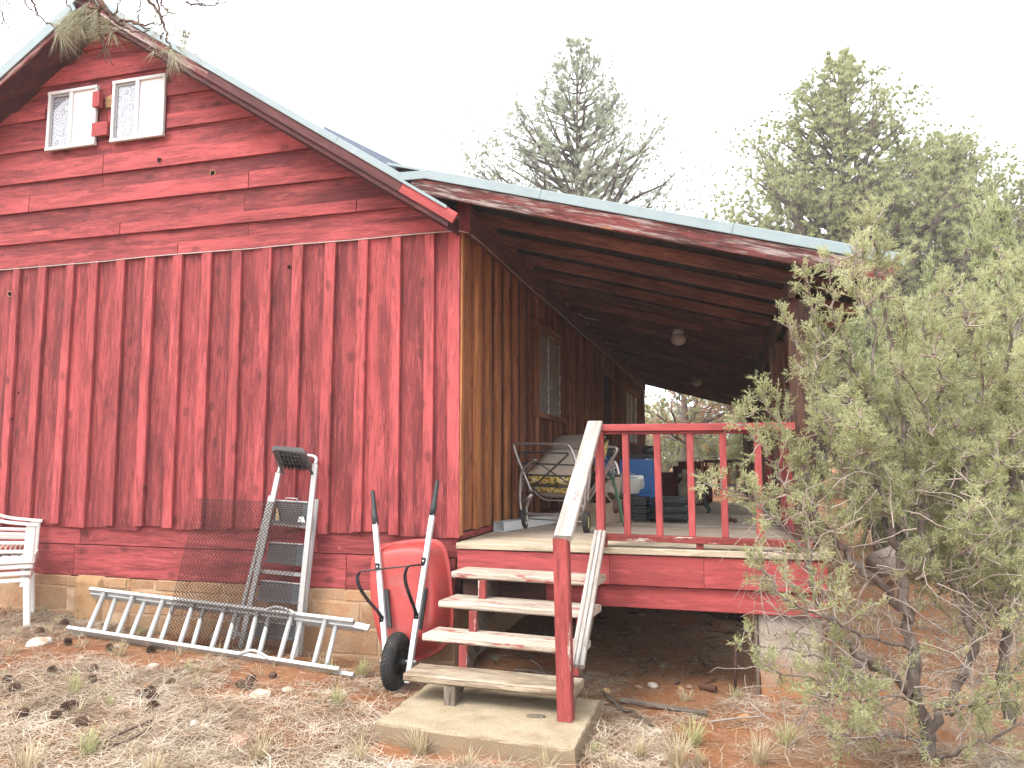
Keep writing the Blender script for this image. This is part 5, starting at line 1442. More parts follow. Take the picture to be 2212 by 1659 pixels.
# --- garden bench with iron legs
bn0 = PZ(*zB(1085, 1305), DZ); by = bn0.y
bn = thing('garden_bench', (bn0.x + .35, by + .2, DZ), 'slatted wooden garden bench with curled black iron legs on the deck', 'bench')
sz = PY(*zB(1200, 1010), by).z; tz = PY(*zB(1200, 742), by + .35).z
bxl, bxr = bn0.x + .01, bn0.x + .86
for k in range(5): board('seat_slat', (bxl + .02, by + .03 + k * .085, sz), (bxr, by + .03 + k * .085, sz), (0, 1, 0), .07, .03, M['grey_wood'], bn)
board('back_rail', (bxl - .06, by + .46, tz), (bxr, by + .46, tz), (0, 0, 1), .035, .04, M['brown_dark'], bn)
for k in range(8):
    xx = bxl - .03 + k * .12
    board('back_slat', (xx + .03, by + .43, sz + .02), (xx, by + .46, tz - .018), (1, 0, 0), .035, .02, M['brown'], bn)
for k in range(3): board('arm_slat', (bxl - .05, by + .1 + k * .14, sz + .02), (bxl - .08, by + .08 + k * .14, tz - .02), (0, 1, 0), .035, .02, M['brown'], bn)
for xx in (bxl + .0, bxr - .04):
    for yy, s in ((by, -1), (by + .40, 1)):
        tube('iron_leg', smooth_path([V3((xx, yy - s * .03, sz - .02)), V3((xx - .05, yy + s * .03, sz - .10)), V3((xx - .06, yy + s * .03, sz - .18)), V3((xx, yy, sz - .28)), V3((xx + .01, yy + s * .01, DZ + .02)), V3((xx - .02, yy + s * .04, DZ + .01))], 2), .014, M['iron'], bn, 8)
for k in range(6):
    cxk = bxl + .1 + k * .12
    tube('iron_scroll', [V3((cxk + (.045 - .0015 * j) * math.cos(j * .5), by - .005, sz - .07 + (.045 - .0015 * j) * math.sin(j * .5))) for j in range(22)], .005, M['iron'], bn, 5)
# ================================================================== plants
G = np.random.default_rng(5)
def unit(v): return v / (np.linalg.norm(v, axis=-1, keepdims=True) + 1e-12)
def rdir(n): return unit(G.normal(size=(n, 3)))
def needles(nb_, P, D, n, L, wd, cone=.6):
    """n thin needles at every point P along direction D"""
    P = np.repeat(P, n, 0); D = np.repeat(D, n, 0); m = len(P)
    d = unit(D + cone * rdir(m)); ln = (L * G.uniform(.65, 1.1, m))[:, None]
    s = unit(np.cross(d, rdir(m))) * (wd / 2)
    V = np.stack([P - s, P + s, P + d * ln], 1).reshape(-1, 3)
    nb_.tri(V, np.arange(m * 3).reshape(-1, 3))
def diamonds(nb_, P, D, L, wd):
    m = len(P); ln = (L * G.uniform(.6, 1.15, m))[:, None]
    s = unit(np.cross(D, rdir(m))) * (wd * G.uniform(.7, 1.2, m))[:, None] / 2
    V = np.stack([P, P + D * ln * .45 - s, P + D * ln, P + D * ln * .45 + s], 1).reshape(-1, 3)
    i = np.arange(m)[:, None] * 4
    nb_.tri(V, np.concatenate([i + [0, 1, 2], i + [0, 2, 3]], 0))
def curve(p0, d0, L, up, n=6, wob=.12):
    P = [np.array(p0, float)]; d = np.array(d0, float)
    for k in range(n):
        d = unit(d + np.array([0, 0, up / n]) + G.normal(0, wob, 3)); P.append(P[-1] + d * L / n)
    return np.array(P)
M['pine_needle'] = leafmat('pine_needles', [(.20, .225, .15), (.32, .345, .245), (.45, .465, .35)], .55)
M['pinyon_needle'] = leafmat('pinyon_needles', [(.22, .245, .12), (.36, .38, .19), (.50, .50, .30)], .55)
M['juniper_leaf'] = leafmat('juniper_scales', [(.18, .195, .095), (.32, .335, .17), (.44, .445, .245), (.56, .55, .36)], .5, .7, 1.0)
M['dying_leaf'] = leafmat('rusty_dying_foliage', [(.34, .20, .11), (.50, .32, .19), (.60, .45, .30)], .55)
M['olive_leaf'] = leafmat('olive_brush_foliage', [(.28, .28, .18), (.42, .42, .28), (.56, .54, .40)], .55)

def conifer(name, base, H, spread, zlow, nwh, per, up, twigs, tuft_n, nl, nw, mat, label, group=None, lean=(0, 0), trunk_r=.16, bark='bark_pine', shape=1.0, seed=1, cone=.7, wob=.1, gapy=.0):
    global G
    G = np.random.default_rng(seed)
    t = thing(name, base, label, 'tree', group)
    b = np.array(tuple(base)); n = 12
    tp = np.stack([b + np.array([lean[0] * s + .08 * math.sin(5 * s + seed) * s, lean[1] * s + .06 * math.sin(4 * s) * s, H * s - .15 * (s == 0)]) for s in np.linspace(0, 1, n)])
    wd = NB(); wd.tube(tp, trunk_r * (1 - np.linspace(0, .96, n)) + .01, 8)
    TP, TD = [], []
    for wi in range(nwh):
        s = zlow + (1 - zlow) * (wi + G.uniform(0, .6)) / nwh
        if s > .99: continue
        c = np.array([np.interp(s, np.linspace(0, 1, n), tp[:, k]) for k in range(3)])
        Lw = spread * (1 - ((s - zlow) / (1 - zlow)) ** shape) * .97 + spread * .06
        for k in range(per):
            if G.uniform() < gapy: continue
            a = G.uniform(0, 2 * math.pi); L = Lw * G.uniform(.7, 1.12)
            P = curve(c, [math.cos(a), math.sin(a), up * .3 - .1 + .5 * s], L, up, 6, wob)
            wd.tube(P, np.linspace(max(.012, .028 * L), .006, len(P)), 4, False)
            nt_ = max(1, int(twigs * L))
            for q_ in range(nt_):
                f = G.uniform(.25, 1.0); i = min(int(f * 6), 5); p = P[i] + (P[i + 1] - P[i]) * (f * 6 - i)
                dd = unit(unit(P[i + 1] - P[i]) * .8 + rdir(1)[0] * .8 + np.array([0, 0, .35 * max(up, .2)]))
                tl = L * G.uniform(.14, .30)
                Q = curve(p, dd, tl, up * .8, 3, .15)
                wd.tube(Q, [.008, .006, .005, .004], 3, False)
                TP += [Q[3], Q[2]]; TD += [unit(Q[3] - Q[2]), unit(Q[2] - Q[1])]
            TP.append(P[-1]); TD.append(unit(P[-1] - P[-2]))
    TP.append(tp[-1]); TD.append(np.array([0, 0, 1.]))
    wd.build('trunk', M[bark], t)
    lf_ = NB(); needles(lf_, np.array(TP), np.array(TD), tuft_n, nl, nw, cone)
    lf_.build('crown', M[mat], t)
    return t
def at(u, v, depth):        # foot of a tree seen at column u, standing 'depth' metres away
    p = PD(u, v, depth); return V3((p.x, p.y, gz(p.x, p.y)))
def height_for(u, v, base):
    d = ray(u, v); h = math.hypot(base.x - CAM.x, base.y - CAM.y) / math.hypot(d.x, d.y); return CAM.z + d.z * h - base.z
b = at(1250, 950, 30); H = height_for(1262, 92, b)
conifer('ponderosa_pine', b, H, 6.6, .40, 32, 6, .45, 4.2, 22, .27, .018, 'pine_needle', 'tall cone shaped pine tree rising behind the porch roof', trunk_r=.2, seed=3, shape=.9, cone=.75)
b = at(1845, 950, 22); H = height_for(1852, 122, b)
conifer('pinyon_pine', b, H, 6.6, .12, 40, 9, .5, 5.0, 28, .16, .022, 'pinyon_needle', 'tall pointed pinyon pine right of the porch roof end', bark='bark', seed=8, shape=1.15, trunk_r=.16, cone=1.0, wob=.16)
b = at(2075, 950, 23); H = height_for(2070, 305, b)
conifer('pinyon_pine', b, H, 5.0, .10, 32, 9, .4, 5.5, 28, .16, .022, 'pinyon_needle', 'broad round-topped pinyon pine at the right, shorter than the pointed one', bark='bark', seed=12, shape=1.9, trunk_r=.2, cone=1.0, wob=.2)
b = at(2235, 950, 19); H = height_for(2240, 385, b)
conifer('pinyon_pine', b, H, 2.0, .15, 16, 7, .5, 9, 24, .10, .015, 'pinyon_needle', 'sparse pinyon pine cut off by the right edge', bark='bark', seed=15, shape=2.2, cone=1.0, wob=.25, gapy=.2)
b = at(360, 950, 26); H = height_for(395, 70, b)
conifer('ponderosa_pine', b, H, 2.1, .6, 12, 6, .6, 7, 20, .25, .014, 'pine_needle', 'pine crown peeking over the main roof slope near the ridge', seed=21, shape=1.1)
# trees seen through the porch
b = at(1478, 950, 24); H = height_for(1478, 835, b)
conifer('dying_pine', b, H + 1.4, 2.0, .30, 10, 5, .3, 6, 20, .11, .018, 'dying_leaf', 'rust brown dying pine seen through the porch beyond the rail', bark='bark', seed=31, shape=2.0, trunk_r=.2, cone=1.0, wob=.2)
proto = {}
def shrubtree(name, base, H, spread, mat, label, seed, group, stems=5, dens=1.0, sc_=1.0):
    """many-stemmed juniper or brush: crown of leafy sprays on branching stems"""
    global G
    G = np.random.default_rng(seed)
    t = thing(name, base, label, 'tree' if H > 2 else 'bush', group)
    key = (mat, seed % 4, stems)
    if key not in proto:
        wd, P_, D_ = NB(), [], []
        for s in range(stems):
            a = 2 * math.pi * s / stems + G.uniform(-.4, .4)
            S_ = curve([.05 * math.cos(a), .05 * math.sin(a), -.05], [math.cos(a) * .5, math.sin(a) * .5, .9], G.uniform(.75, 1.0), .5, 8, .16)
            wd.tube(S_, np.linspace(.03, .006, 9), 5, False)
            for k in range(20):
                f = G.uniform(.12, 1.0); i = min(int(f * 8), 7); p = S_[i] + (S_[i + 1] - S_[i]) * (f * 8 - i)
                Q = curve(p, unit(rdir(1)[0] + np.array([math.cos(a) * .4, math.sin(a) * .4, .3])), .38 * (1.15 - f * .6) * G.uniform(.5, 1.1), .35, 5, .2)
                wd.tube(Q, np.linspace(.008, .003, 6), 3, False)
                for m_ in range(int(25 * dens)):
                    g = G.uniform(.3, 1.0); j = min(int(g * 5), 4); pp = Q[j] + (Q[j + 1] - Q[j]) * (g * 5 - j)
                    P_.append(pp + G.normal(0, .022, 3)); D_.append(unit(unit(Q[j + 1] - Q[j]) + rdir(1)[0] * .8 + np.array([0, 0, .3])))
        lf_ = NB(); P_, D_ = np.array(P_), np.array(D_)
        needles(lf_, P_, D_, 9, .042, .010, .9)
        proto[key] = (wd, lf_, None)
        o1 = wd.build('trunk', M['bark'], t, world=False); o2 = lf_.build('crown', M[mat], t, world=False)
        proto[key] = (o1.data, o2.data)
        new = (o1, o2)
    else:
        d1, d2 = proto[key]
        new = []
        for nm, dd in (('trunk', d1), ('crown', d2)):
            o = bpy.data.objects.new(nm, dd); link(o, t); new.append(o)
    rot = Matrix.Rotation(G.uniform(0, 6.28), 4, 'Z')
    mw = Matrix.Translation(V3(base)) @ rot @ Matrix.Diagonal((spread, spread, H, 1))
    for o in new:
        WM[o] = mw; o.matrix_local = WM[t].inverted() @ mw
    return t
# ring of brush and junipers beyond: each one placed where the photo shows growth
brush = [
 (1405, 24, 1.8, 1.6, 'olive_leaf', 'olive juniper bush just past the far end of the porch wall'),
 (1440, 34, 3.4, 2.4, 'juniper_leaf', 'green juniper far behind the porch, left of the dying pine'),
 (1550, 34, 3.4, 2.6, 'olive_leaf', 'olive brush behind the garden bench'),
 (1600, 26, 2.4, 2.0, 'juniper_leaf', 'green juniper behind the right half of the railing'),
 (1505, 48, 4.4, 4.0, 'olive_leaf', 'grey green juniper farthest back through the porch'),
 (1640, 40, 5.0, 3.4, 'juniper_leaf', 'tall juniper behind the second porch post'),
 (1900, 13, 3.2, 1.2, 'pinyon_needle', 'yellow green juniper right behind the porch roof end'),
 (1960, 11, 2.6, 1.3, 'juniper_leaf', 'leafy juniper at the foot of the pointed pinyon'),
 (2000, 13, 3.4, 2.1, 'pinyon_needle', 'bushy yellow green tree below the round-topped pinyon'),
 (2130, 10, 2.9, 1.8, 'juniper_leaf', 'green juniper at mid right behind the big front juniper'),
 (2240, 12, 4.2, 2.2, 'pinyon_needle', 'tall yellow green tree at the right edge'),
 (1940, 22, 5.0, 3.0, 'olive_leaf', 'olive tree far behind the pointed pinyon'),
 (2160, 24, 5.6, 3.2, 'juniper_leaf', 'juniper far back at the right edge of the yard'),
 (1700, 26, 4.6, 3.0, 'olive_leaf', 'olive juniper far behind the porch roof eave'),
 (1800, 32, 5.4, 3.6, 'pinyon_needle', 'distant yellow green tree between the porch and the pointed pinyon'),
 (2060, 34, 6.4, 4.0, 'olive_leaf', 'distant olive tree behind the round-topped pinyon'),
 (2290, 7.6, 2.6, 1.5, 'juniper_leaf', 'juniper branchy bush at the right edge behind the front juniper'),
]
for k, (u, dep, H, spr, mm, lb) in enumerate(brush):
    shrubtree('juniper_tree' if mm != 'olive_leaf' else 'brush_tree', at(u, 990, dep), H * (1.45 if u > 1690 else 1.1), spr * (1.25 if u > 1690 else 1.1), mm, lb, 40 + k, 'junipers and brush beyond the cabin', stems=5)
# far wood closing the horizon
fw_, ff_ = NB(), NB()
G = np.random.default_rng(77)
for k in range(150):
    a = math.radians(G.uniform(-38, 62)); dist = G.uniform(42, 95)
    x, y = CAM.x + math.sin(a) * dist, CAM.y + math.cos(a) * dist
    h = G.uniform(2.6, 4.8); n_ = 130
    c = rdir(n_) * np.array([h * .42, h * .42, h * .5]) * (G.uniform(.3, 1, n_) ** .4)[:, None] + np.array([x, y, gz(x, y) + h * .52])
    needles(ff_, c, unit(rdir(n_) + np.array([0, 0, .5])), 4, .55, .22, .9)
tag(ff_.build('distant_woodland', M['olive_leaf'], None), 'far belt of low juniper woodland on the horizon', 'woodland', kind='stuff')

# ------------------------------------------------------------------ the big juniper in the right foreground
G = np.random.default_rng(101)
jb_ = PZ(2010, 1655, 0.0); jb_.z = gz(jb_.x, jb_.y)
jun = thing('juniper_tree', jb_, 'big many-stemmed juniper in the right foreground reaching over the porch end', 'tree')
JD = (jb_ - CAM).dot(V3(_fw))
wood_, tw_ = NB(), NB()
LP, LD = [], []
def jp(u, v, dd=0.0): return np.array(tuple(PD(u, v, JD + dd)))
def stem(pts, r0, r1, wob=.012, leafy=(.4, 1.0), side=14, sl_=.34, upb=.5, dens=1.0, nseg=5):
    ctl = [jp(*p) for p in pts]
    mu, mv = np.mean([p[0] for p in pts]), np.mean([p[1] for p in pts])
    if mu < 1880 and mv > 1150: side *= .62
    P = np.array([tuple(q_) for q_ in smooth_path(ctl, 2)])
    P[1:-1] += G.normal(0, wob, (len(P) - 2, 3))
    K = len(P)
    wood_.tube(P, np.linspace(r0 * .68, r1 * .8, K), 7 if r0 > .02 else 5, False)
    seg = np.linalg.norm(np.diff(P, axis=0), axis=1).sum()
    for k in range(int(side * 1.35 * seg)):
        f = G.uniform(leafy[0], leafy[1]); i = min(int(f * (K - 1)), K - 2); g = f * (K - 1) - i
        p = P[i] + (P[i + 1] - P[i]) * g; td = unit(P[i + 1] - P[i])
        d = unit(td * .55 + rdir(1)[0] * .9 + np.array([0, 0, .25]))
        L = sl_ * G.uniform(.35, 1.1) * (1.15 - .75 * (f - leafy[0]) / (leafy[1] - leafy[0] + 1e-6))
        twig(p, d, L, upb, dens, 5 if L > .15 else 3)
    twig(P[-1], unit(P[-1] - P[-2]), .12, .3, dens * 1.3, 3)
def twig(p, d, L, upb, dens, nseg):
    Q = curve(p, d, L, upb, nseg, .2)
    tw_.tube(Q, np.linspace(.0048, .0018, nseg + 1), 4, False)
    nsp = max(3, int(L * 92 * dens))
    for m_ in range(nsp):
        f = G.uniform(.28, 1.0); i = min(int(f * nseg), nseg - 1); q_ = Q[i] + (Q[i + 1] - Q[i]) * (f * nseg - i)
        dd = unit(unit(Q[i + 1] - Q[i]) * .8 + rdir(1)[0] * .75 + np.array([0, 0, .2]))
        LP.append(q_ + dd * .004); LD.append(dd)
# main stems (photo columns and rows, then metres nearer or farther)
stem([(2005, 1655, 0), (1985, 1500, 0), (1962, 1340, .02), (1945, 1215, .05), (1925, 1130, .1), (1900, 1050, .15), (1880, 960, .2), (1868, 860, .2)], .055, .014, leafy=(.55, 1), side=12)
stem([(1962, 1340, .02), (1920, 1270, -.05), (1845, 1215, -.08), (1790, 1150, -.05), (1745, 1090, 0), (1715, 1000, .05), (1690, 920, .08), (1652, 868, .08)], .034, .006, leafy=(.3, 1), side=18)
stem([(1985, 1500, 0), (1900, 1440, -.15), (1820, 1390, -.22), (1772, 1310, -.22), (1745, 1210, -.2), (1738, 1100, -.1), (1735, 1010, 0)], .032, .006, leafy=(.35, 1), side=14)
stem([(1745, 1210, -.2), (1700, 1150, -.2), (1650, 1090, -.15), (1590, 1065, -.1), (1522, 1048, -.1)], .012, .003, leafy=(.3, 1), side=22, sl_=.2)
stem([(1735, 1100, -.1), (1690, 1040, -.05), (1640, 960, 0), (1600, 890, 0)], .011, .003, leafy=(.25, 1), side=22, sl_=.22)
stem([(1960, 1200, .05), (2010, 1120, .1), (1965, 1060, .2), (1955, 960, .25), (1930, 800, .3), (1905, 640, .3), (1885, 520, .3), (1880, 480, .3)], .03, .004, leafy=(.45, 1), side=17)
stem([(1868, 860, .2), (1850, 780, .2), (1800, 700, .2), (1795, 640, .2), (1790, 560, .2)], .014, .003, leafy=(.05, 1), side=30, sl_=.13)
stem([(1868, 860, .2), (1845, 800, .2), (1770, 720, .2), (1748, 650, .2), (1738, 588, .2)], .012, .003, leafy=(.1, 1), side=30, sl_=.13)
stem([(1868, 860, .2), (1900, 700, .25), (1870, 620, .25), (1858, 540, .25)], .012, .003, leafy=(.05, 1), side=30, sl_=.13)
stem([(1850, 900, .2), (1780, 830, .15), (1735, 780, .15), (1700, 700, .15)], .012, .003, leafy=(.15, 1), side=30, sl_=.13)
stem([(1900, 1050, .15), (1800, 980, .1), (1770, 920, .1), (1755, 820, .1), (1770, 740, .1)], .014, .003, leafy=(.1, 1), side=22, sl_=.28)
stem([(1970, 1400, 0), (1880, 1380, -.3), (1790, 1340, -.35), (1700, 1300, -.35), (1655, 1235, -.3), (1632, 1170, -.3)], .016, .003, leafy=(.3, 1), side=18, sl_=.24)
stem([(1900, 1440, -.15), (1800, 1430, -.3), (1700, 1400, -.3), (1600, 1392, -.3)], .012, .003, leafy=(.3, 1), side=16, sl_=.22)
stem([(1880, 1460, -.2), (1800, 1480, -.4), (1730, 1470, -.4), (1660, 1440, -.4)], .012, .003, leafy=(.25, 1), side=18, sl_=.24)
stem([(1985, 1500, 0), (1930, 1500, -.3), (1850, 1520, -.4), (1770, 1500, -.45)], .014, .003, leafy=(.25, 1), side=20, sl_=.26)
# right-hand stems
stem([(2000, 1600, 0), (2060, 1500, 0), (2110, 1380, .05), (2080, 1290, .1), (2090, 1180, .15), (2060, 1060, .2), (2040, 940, .25), (2030, 820, .3)], .04, .006, leafy=(.3, 1), side=20, sl_=.36)
stem([(2080, 1290, .1), (2010, 1200, .15), (2020, 1080, .2), (1990, 980, .2), (1985, 880, .2)], .02, .004, leafy=(.2, 1), side=20, sl_=.32)
stem([(2180, 1560, .3), (2160, 1420, .3), (2185, 1280, .3), (2170, 1130, .3), (2190, 980, .3), (2175, 820, .3), (2185, 680, .3)], .05, .006, leafy=(.25, 1), side=20, sl_=.4)
stem([(2110, 1380, .05), (2170, 1300, -.1), (2220, 1220, -.15), (2230, 1100, -.1)], .02, .004, leafy=(.2, 1), side=20, sl_=.34)
stem([(2040, 1540, -.05), (2100, 1520, -.2), (2170, 1480, -.25), (2240, 1400, -.25)], .018, .004, leafy=(.2, 1), side=20, sl_=.34)
stem([(2030, 1640, -.1), (2090, 1610, -.25), (2160, 1590, -.3), (2230, 1560, -.3)], .018, .004, leafy=(.15, 1), side=20, sl_=.32)
stem([(1990, 1600, 0), (1930, 1580, -.3), (1860, 1600, -.4), (1790, 1590, -.4)], .016, .003, leafy=(.2, 1), side=16, sl_=.26)
stem([(2060, 1060, .2), (2110, 960, .2), (2125, 840, .2), (2100, 740, .2)], .016, .003, leafy=(.1, 1), side=22, sl_=.32)
stem([(2000, 1230, .05), (1960, 1120, 0), (1850, 1060, -.1), (1800, 1000, -.1), (1790, 900, -.1)], .016, .003, leafy=(.2, 1), side=22, sl_=.3)
# upright leafy plumes filling the crown
for k in range(54):
    for _ in range(60):
        u, v = G.uniform(1740, 2240), G.uniform(640, 1420)
        if v > 1000 and u < 1960: continue
        if v > 820 and u < 1800: continue
        if v > 560 + (2000 - u) * .55 if u < 2000 else v > 640 + (u - 2000) * .2: break
    dd = G.uniform(-.35, .45); l = G.uniform(60, 150)
    stem([(u, v, dd), (u + G.normal(0, 18), v - l * .5, dd + G.normal(0, .06)), (u + G.normal(0, 30), v - l, dd + G.normal(0, .08))], .008, .003, leafy=(.0, 1), side=30, sl_=.155, dens=1.15)
# bare dead twigs
for k in range(330):
    u, v = G.uniform(1640, 2212), G.uniform(1050, 1640)
    p = jp(u, v, G.uniform(-.35, .35)); d = unit(rdir(1)[0] + np.array([0, 0, .15]))
    Q = curve(p, d, G.uniform(.15, .5), -.1, 6, .32); tw_.tube(Q, np.linspace(.0036, .001, 7), 4, False)
    for m_ in range(3):
        i = int(G.integers(1, 5)); Q2 = curve(Q[i], unit(rdir(1)[0]), G.uniform(.05, .14), 0, 3, .3); tw_.tube(Q2, np.linspace(.002, .0008, 4), 3, False)
wood_.build('trunk', M['bark'], jun, True)
tag(tw_.build('twigs', M['twig'], jun), kind='stuff')
LP, LD = np.array(LP), np.array(LD)
# every spray: a short axis with side scales
lf_ = NB()
for s_, (fr, sp_) in enumerate(((.0, .25), (.004, .9), (.010, 1.0), (.014, 1.0), (.020, .95), (.024, .95), (.030, .85), (.034, .8), (.040, .7))):
    d = unit(LD + sp_ * rdir(len(LD)))
    diamonds(lf_, LP + LD * fr + G.normal(0, .002, LP.shape), d, .021 if s_ else .045, .0052)
lf_.build('crown', M['juniper_leaf'], jun)
print('juniper sprays', len(LP))

# ------------------------------------------------------------------ pine bough hanging in at the top left
G = np.random.default_rng(202)
BD = 3.3
pin = thing('pine_tree', (-3.6, -2.7, gz(-3.6, -2.7)), 'bare grey pine bough with long needle tufts hanging over the gable peak', 'tree')
bt, bn_ = NB(), NB()
def bp(u, v, dd=0.0): return np.array(tuple(PD(u, v, BD + dd)))
tr_x, tr_y = -4.6, -3.4
bt.tube([(tr_x, tr_y, -.1), (tr_x + .05, tr_y, 3), (tr_x, tr_y + .05, 7), (tr_x + .05, tr_y, 11)], [.2, .17, .13, .05], 10)
def twg(pts, r0, r1, dd=0.0):
    P = np.array([tuple(q_) for q_ in smooth_path([bp(u, v, dd) for u, v in pts], 2)]); P[1:-1] += G.normal(0, .003, (len(P) - 2, 3))
    bt.tube(P, np.linspace(r0, r1, len(P)), 6); return P
ZZ = lambda a, b: (a * .1333, b * .1333)      # 400-px zoom of the corner
def zz(*pts): return [ZZ(*p) for p in pts]
def zr(*pts): return [(221 + a * .1333, b * .1333) for a, b in pts]
main = twg([(60, -420), (120, -200), (190, -40)] + zz((1620, 0), (1700, 160), (1850, 300), (1990, 420)), .022, .009)
bt.tube([(tr_x, tr_y, 5.2), tuple(bp(0, -560)), tuple(bp(60, -420))], [.05, .03, .022], 7)
twg(zz((1480, 0), (1570, 120), (1640, 300), (1620, 520), (1600, 560)), .010, .004)
twg(zz((1620, 520), (1610, 620), (1640, 710)), .004, .002)
twg(zz((1660, 560), (1680, 700), (1690, 820), (1600, 860), (1585, 980)), .0045, .002)
twg(zz((1690, 820), (1700, 950), (1720, 1030)), .003, .0015)
twg(zz((1690, 740), (1760, 830), (1790, 980), (1845, 1055)), .004, .0015)
twg(zz((1820, 560), (1770, 660), (1730, 820)), .004, .0015)
twg(zz((1850, 300), (1880, 230), (1890, 110), (1960, 0)), .006, .003)
twg(zz((1640, 140), (1500, 180), (1420, 270), (1390, 330)), .006, .003)
twg(zz((1570, 130), (1400, 120), (1280, 60), (1240, -20)), .006, .003)
twg(zz((1060, -10), (1110, 80), (1170, 180)), .004, .002)
twg(zz((520, -20), (560, 120), (620, 260), (720, 350), (880, 440)), .006, .0025)
twg(zz((400, -20), (440, 120), (560, 190), (600, 250)), .004, .002)
twg(zz((0, 20), (120, 130), (265, 255)), .003, .0015)
twg(zz((110, 0), (160, 110), (240, 230)), .0025, .0015)
twg(zz((5, 100), (60, 330), (160, 450), (230, 540), (310, 570)), .004, .0015)
twg(zz((60, 330), (30, 380), (0, 390)), .003, .0015)
twg(zr((240, 330), (400, 330), (560, 380), (700, 410), (840, 370)), .007, .003)
twg(zr((500, 360), (640, 440), (760, 470), (830, 440)), .005, .002)
twg(zr((560, 380), (590, 220), (620, 60), (610, -40)), .005, .002)
twg(zr((330, 400), (420, 490), (560, 530), (680, 520), (760, 490)), .005, .002)
twg(zr((730, -20), (900, 170), (950, 300), (1020, 440), (1030, 560), (1060, 680), (1150, 830)), .008, .003)
twg(zr((880, -20), (920, 120), (950, 250), (960, 380), (930, 430)), .006, .002)
twg(zr((930, -10), (1000, 120), (1090, 210), (1160, 230)), .005, .002)
twg(zr((1010, 480), (1080, 570), (1160, 600)), .004, .002)
twg(zr((1000, 540), (950, 580), (940, 640)), .004, .0025)
twg(zr((960, 260), (1040, 240), (1100, 210)), .003, .002)
twg(zr((1350, 20), (1440, 75), (1600, 70), (1680, 80), (1830, 70), (1960, 40), (2040, 0)), .005, .002)
twg(zr((1500, -20), (1600, 60), (1680, 130)), .004, .0025)
twg(zr((1860, 60), (1880, -20)), .003, .002)
for u, v, dx, dz, n_, L in [(*ZZ(900, 440), .8, -.6, 60, .17), (*ZZ(960, 460), .3, -.9, 50, .17), (*ZZ(1250, 180), -.3, -.8, 90, .17), (*ZZ(1180, 200), -.6, -.7, 70, .16), (*ZZ(1390, 330), -1, -.5, 80, .15), (*ZZ(1330, 390), .2, -1, 40, .10), (*ZZ(1600, 200), -.6, -.7, 80, .16),
        (*ZZ(1760, 300), -.8, -.4, 80, .15), (*ZZ(1840, 420), -1, -.4, 70, .14), (*ZZ(1830, 540), .2, -1, 30, .11), (*ZZ(1840, 530), 1, -.2, 18, .10), (*ZZ(1400, 60), -.4, -.9, 60, .14), (*ZZ(1940, 300), .2, 1, 24, .09), (*ZZ(1700, 520), -1, .0, 30, .12),
        (221 + 1150 * .1333, 840 * .1333, .2, -1, 60, .16), (221 + 1160 * .1333, 830 * .1333, .9, -.5, 40, .14), (221 + 1120 * .1333, 840 * .1333, -.8, -.5, 24, .11), (221 + 930 * .1333, 430 * .1333, -.5, -.8, 30, .12), (221 + 1170 * .1333, 600 * .1333, 1, .2, 36, .12), (221 + 1130 * .1333, 520 * .1333, .3, .9, 40, .12),
        (221 + 1100 * .1333, 210 * .1333, .9, .1, 30, .11), (221 + 860 * .1333, 300 * .1333, -.2, 1, 24, .09), (221 + 830 * .1333, 370 * .1333, .9, .3, 40, .1), (221 + 1370 * .1333, 20 * .1333, -.9, .1, 10, .08), (221 + 900 * .1333, 740 * .1333, -.3, -1, 20, .08)]:
    p = bp(u, v); d = unit(np.array(_rt) * dx + np.array(_up) * dz)
    P = p + G.normal(0, .012, (max(2, n_ // 10), 3))
    needles(bn_, P, np.repeat(d[None], len(P), 0), 7, L * 1.0, .0024, .5)
bt.build('limb', M['bark_pine'], pin, True)
M['long_needle'] = leafmat('long_pine_needles', [(.20, .20, .13), (.32, .32, .22), (.45, .44, .33)], .3)
bn_.build('needles', M['long_needle'], pin)

# ================================================================== small things on the ground
G = np.random.default_rng(303)
def cone_mesh():
    nb_ = NB(); n_ = 70
    for k in range(n_):
        t_ = k / n_; z = .075 * (t_ - .4); r = .034 * math.sin(math.pi * min(1, t_ * .85 + .12)) ** .7; a = k * 2.39996
        o = np.array([math.cos(a), math.sin(a), 0]); s = np.array([-math.sin(a), math.cos(a), 0]); up_ = np.array([0, 0, 1.])
        p = o * r * .45 + up_ * z; tip = o * (r + .006) + up_ * (z + .013)
        nb_.tri([p - s * .004, p + s * .004, tip + s * .008, tip - s * .008, tip + o * .003 + up_ * .006, p + up_ * .009], [(0, 1, 2), (0, 2, 3), (3, 2, 4), (0, 3, 5), (1, 5, 2), (3, 4, 5), (4, 2, 5)])
    V = np.concatenate(nb_.v); T = np.concatenate(nb_.t)
    me = bpy.data.meshes.new('pine_cone'); me.from_pydata(V.tolist(), [], T.tolist()); me.materials.append(M['cone']); me.update(); return me
M['cone'] = plain('brown_cone_scales', (.115, .062, .04), .85, 0, .4, 50, .2, dirt=(.26, .19, .14), dth=(.5, .65), dscale=60)
cme = cone_mesh()
z9 = lambda a, b: ((1750 + a * .29385) / 1.356, (1800 + b * .29385) / 1.356)
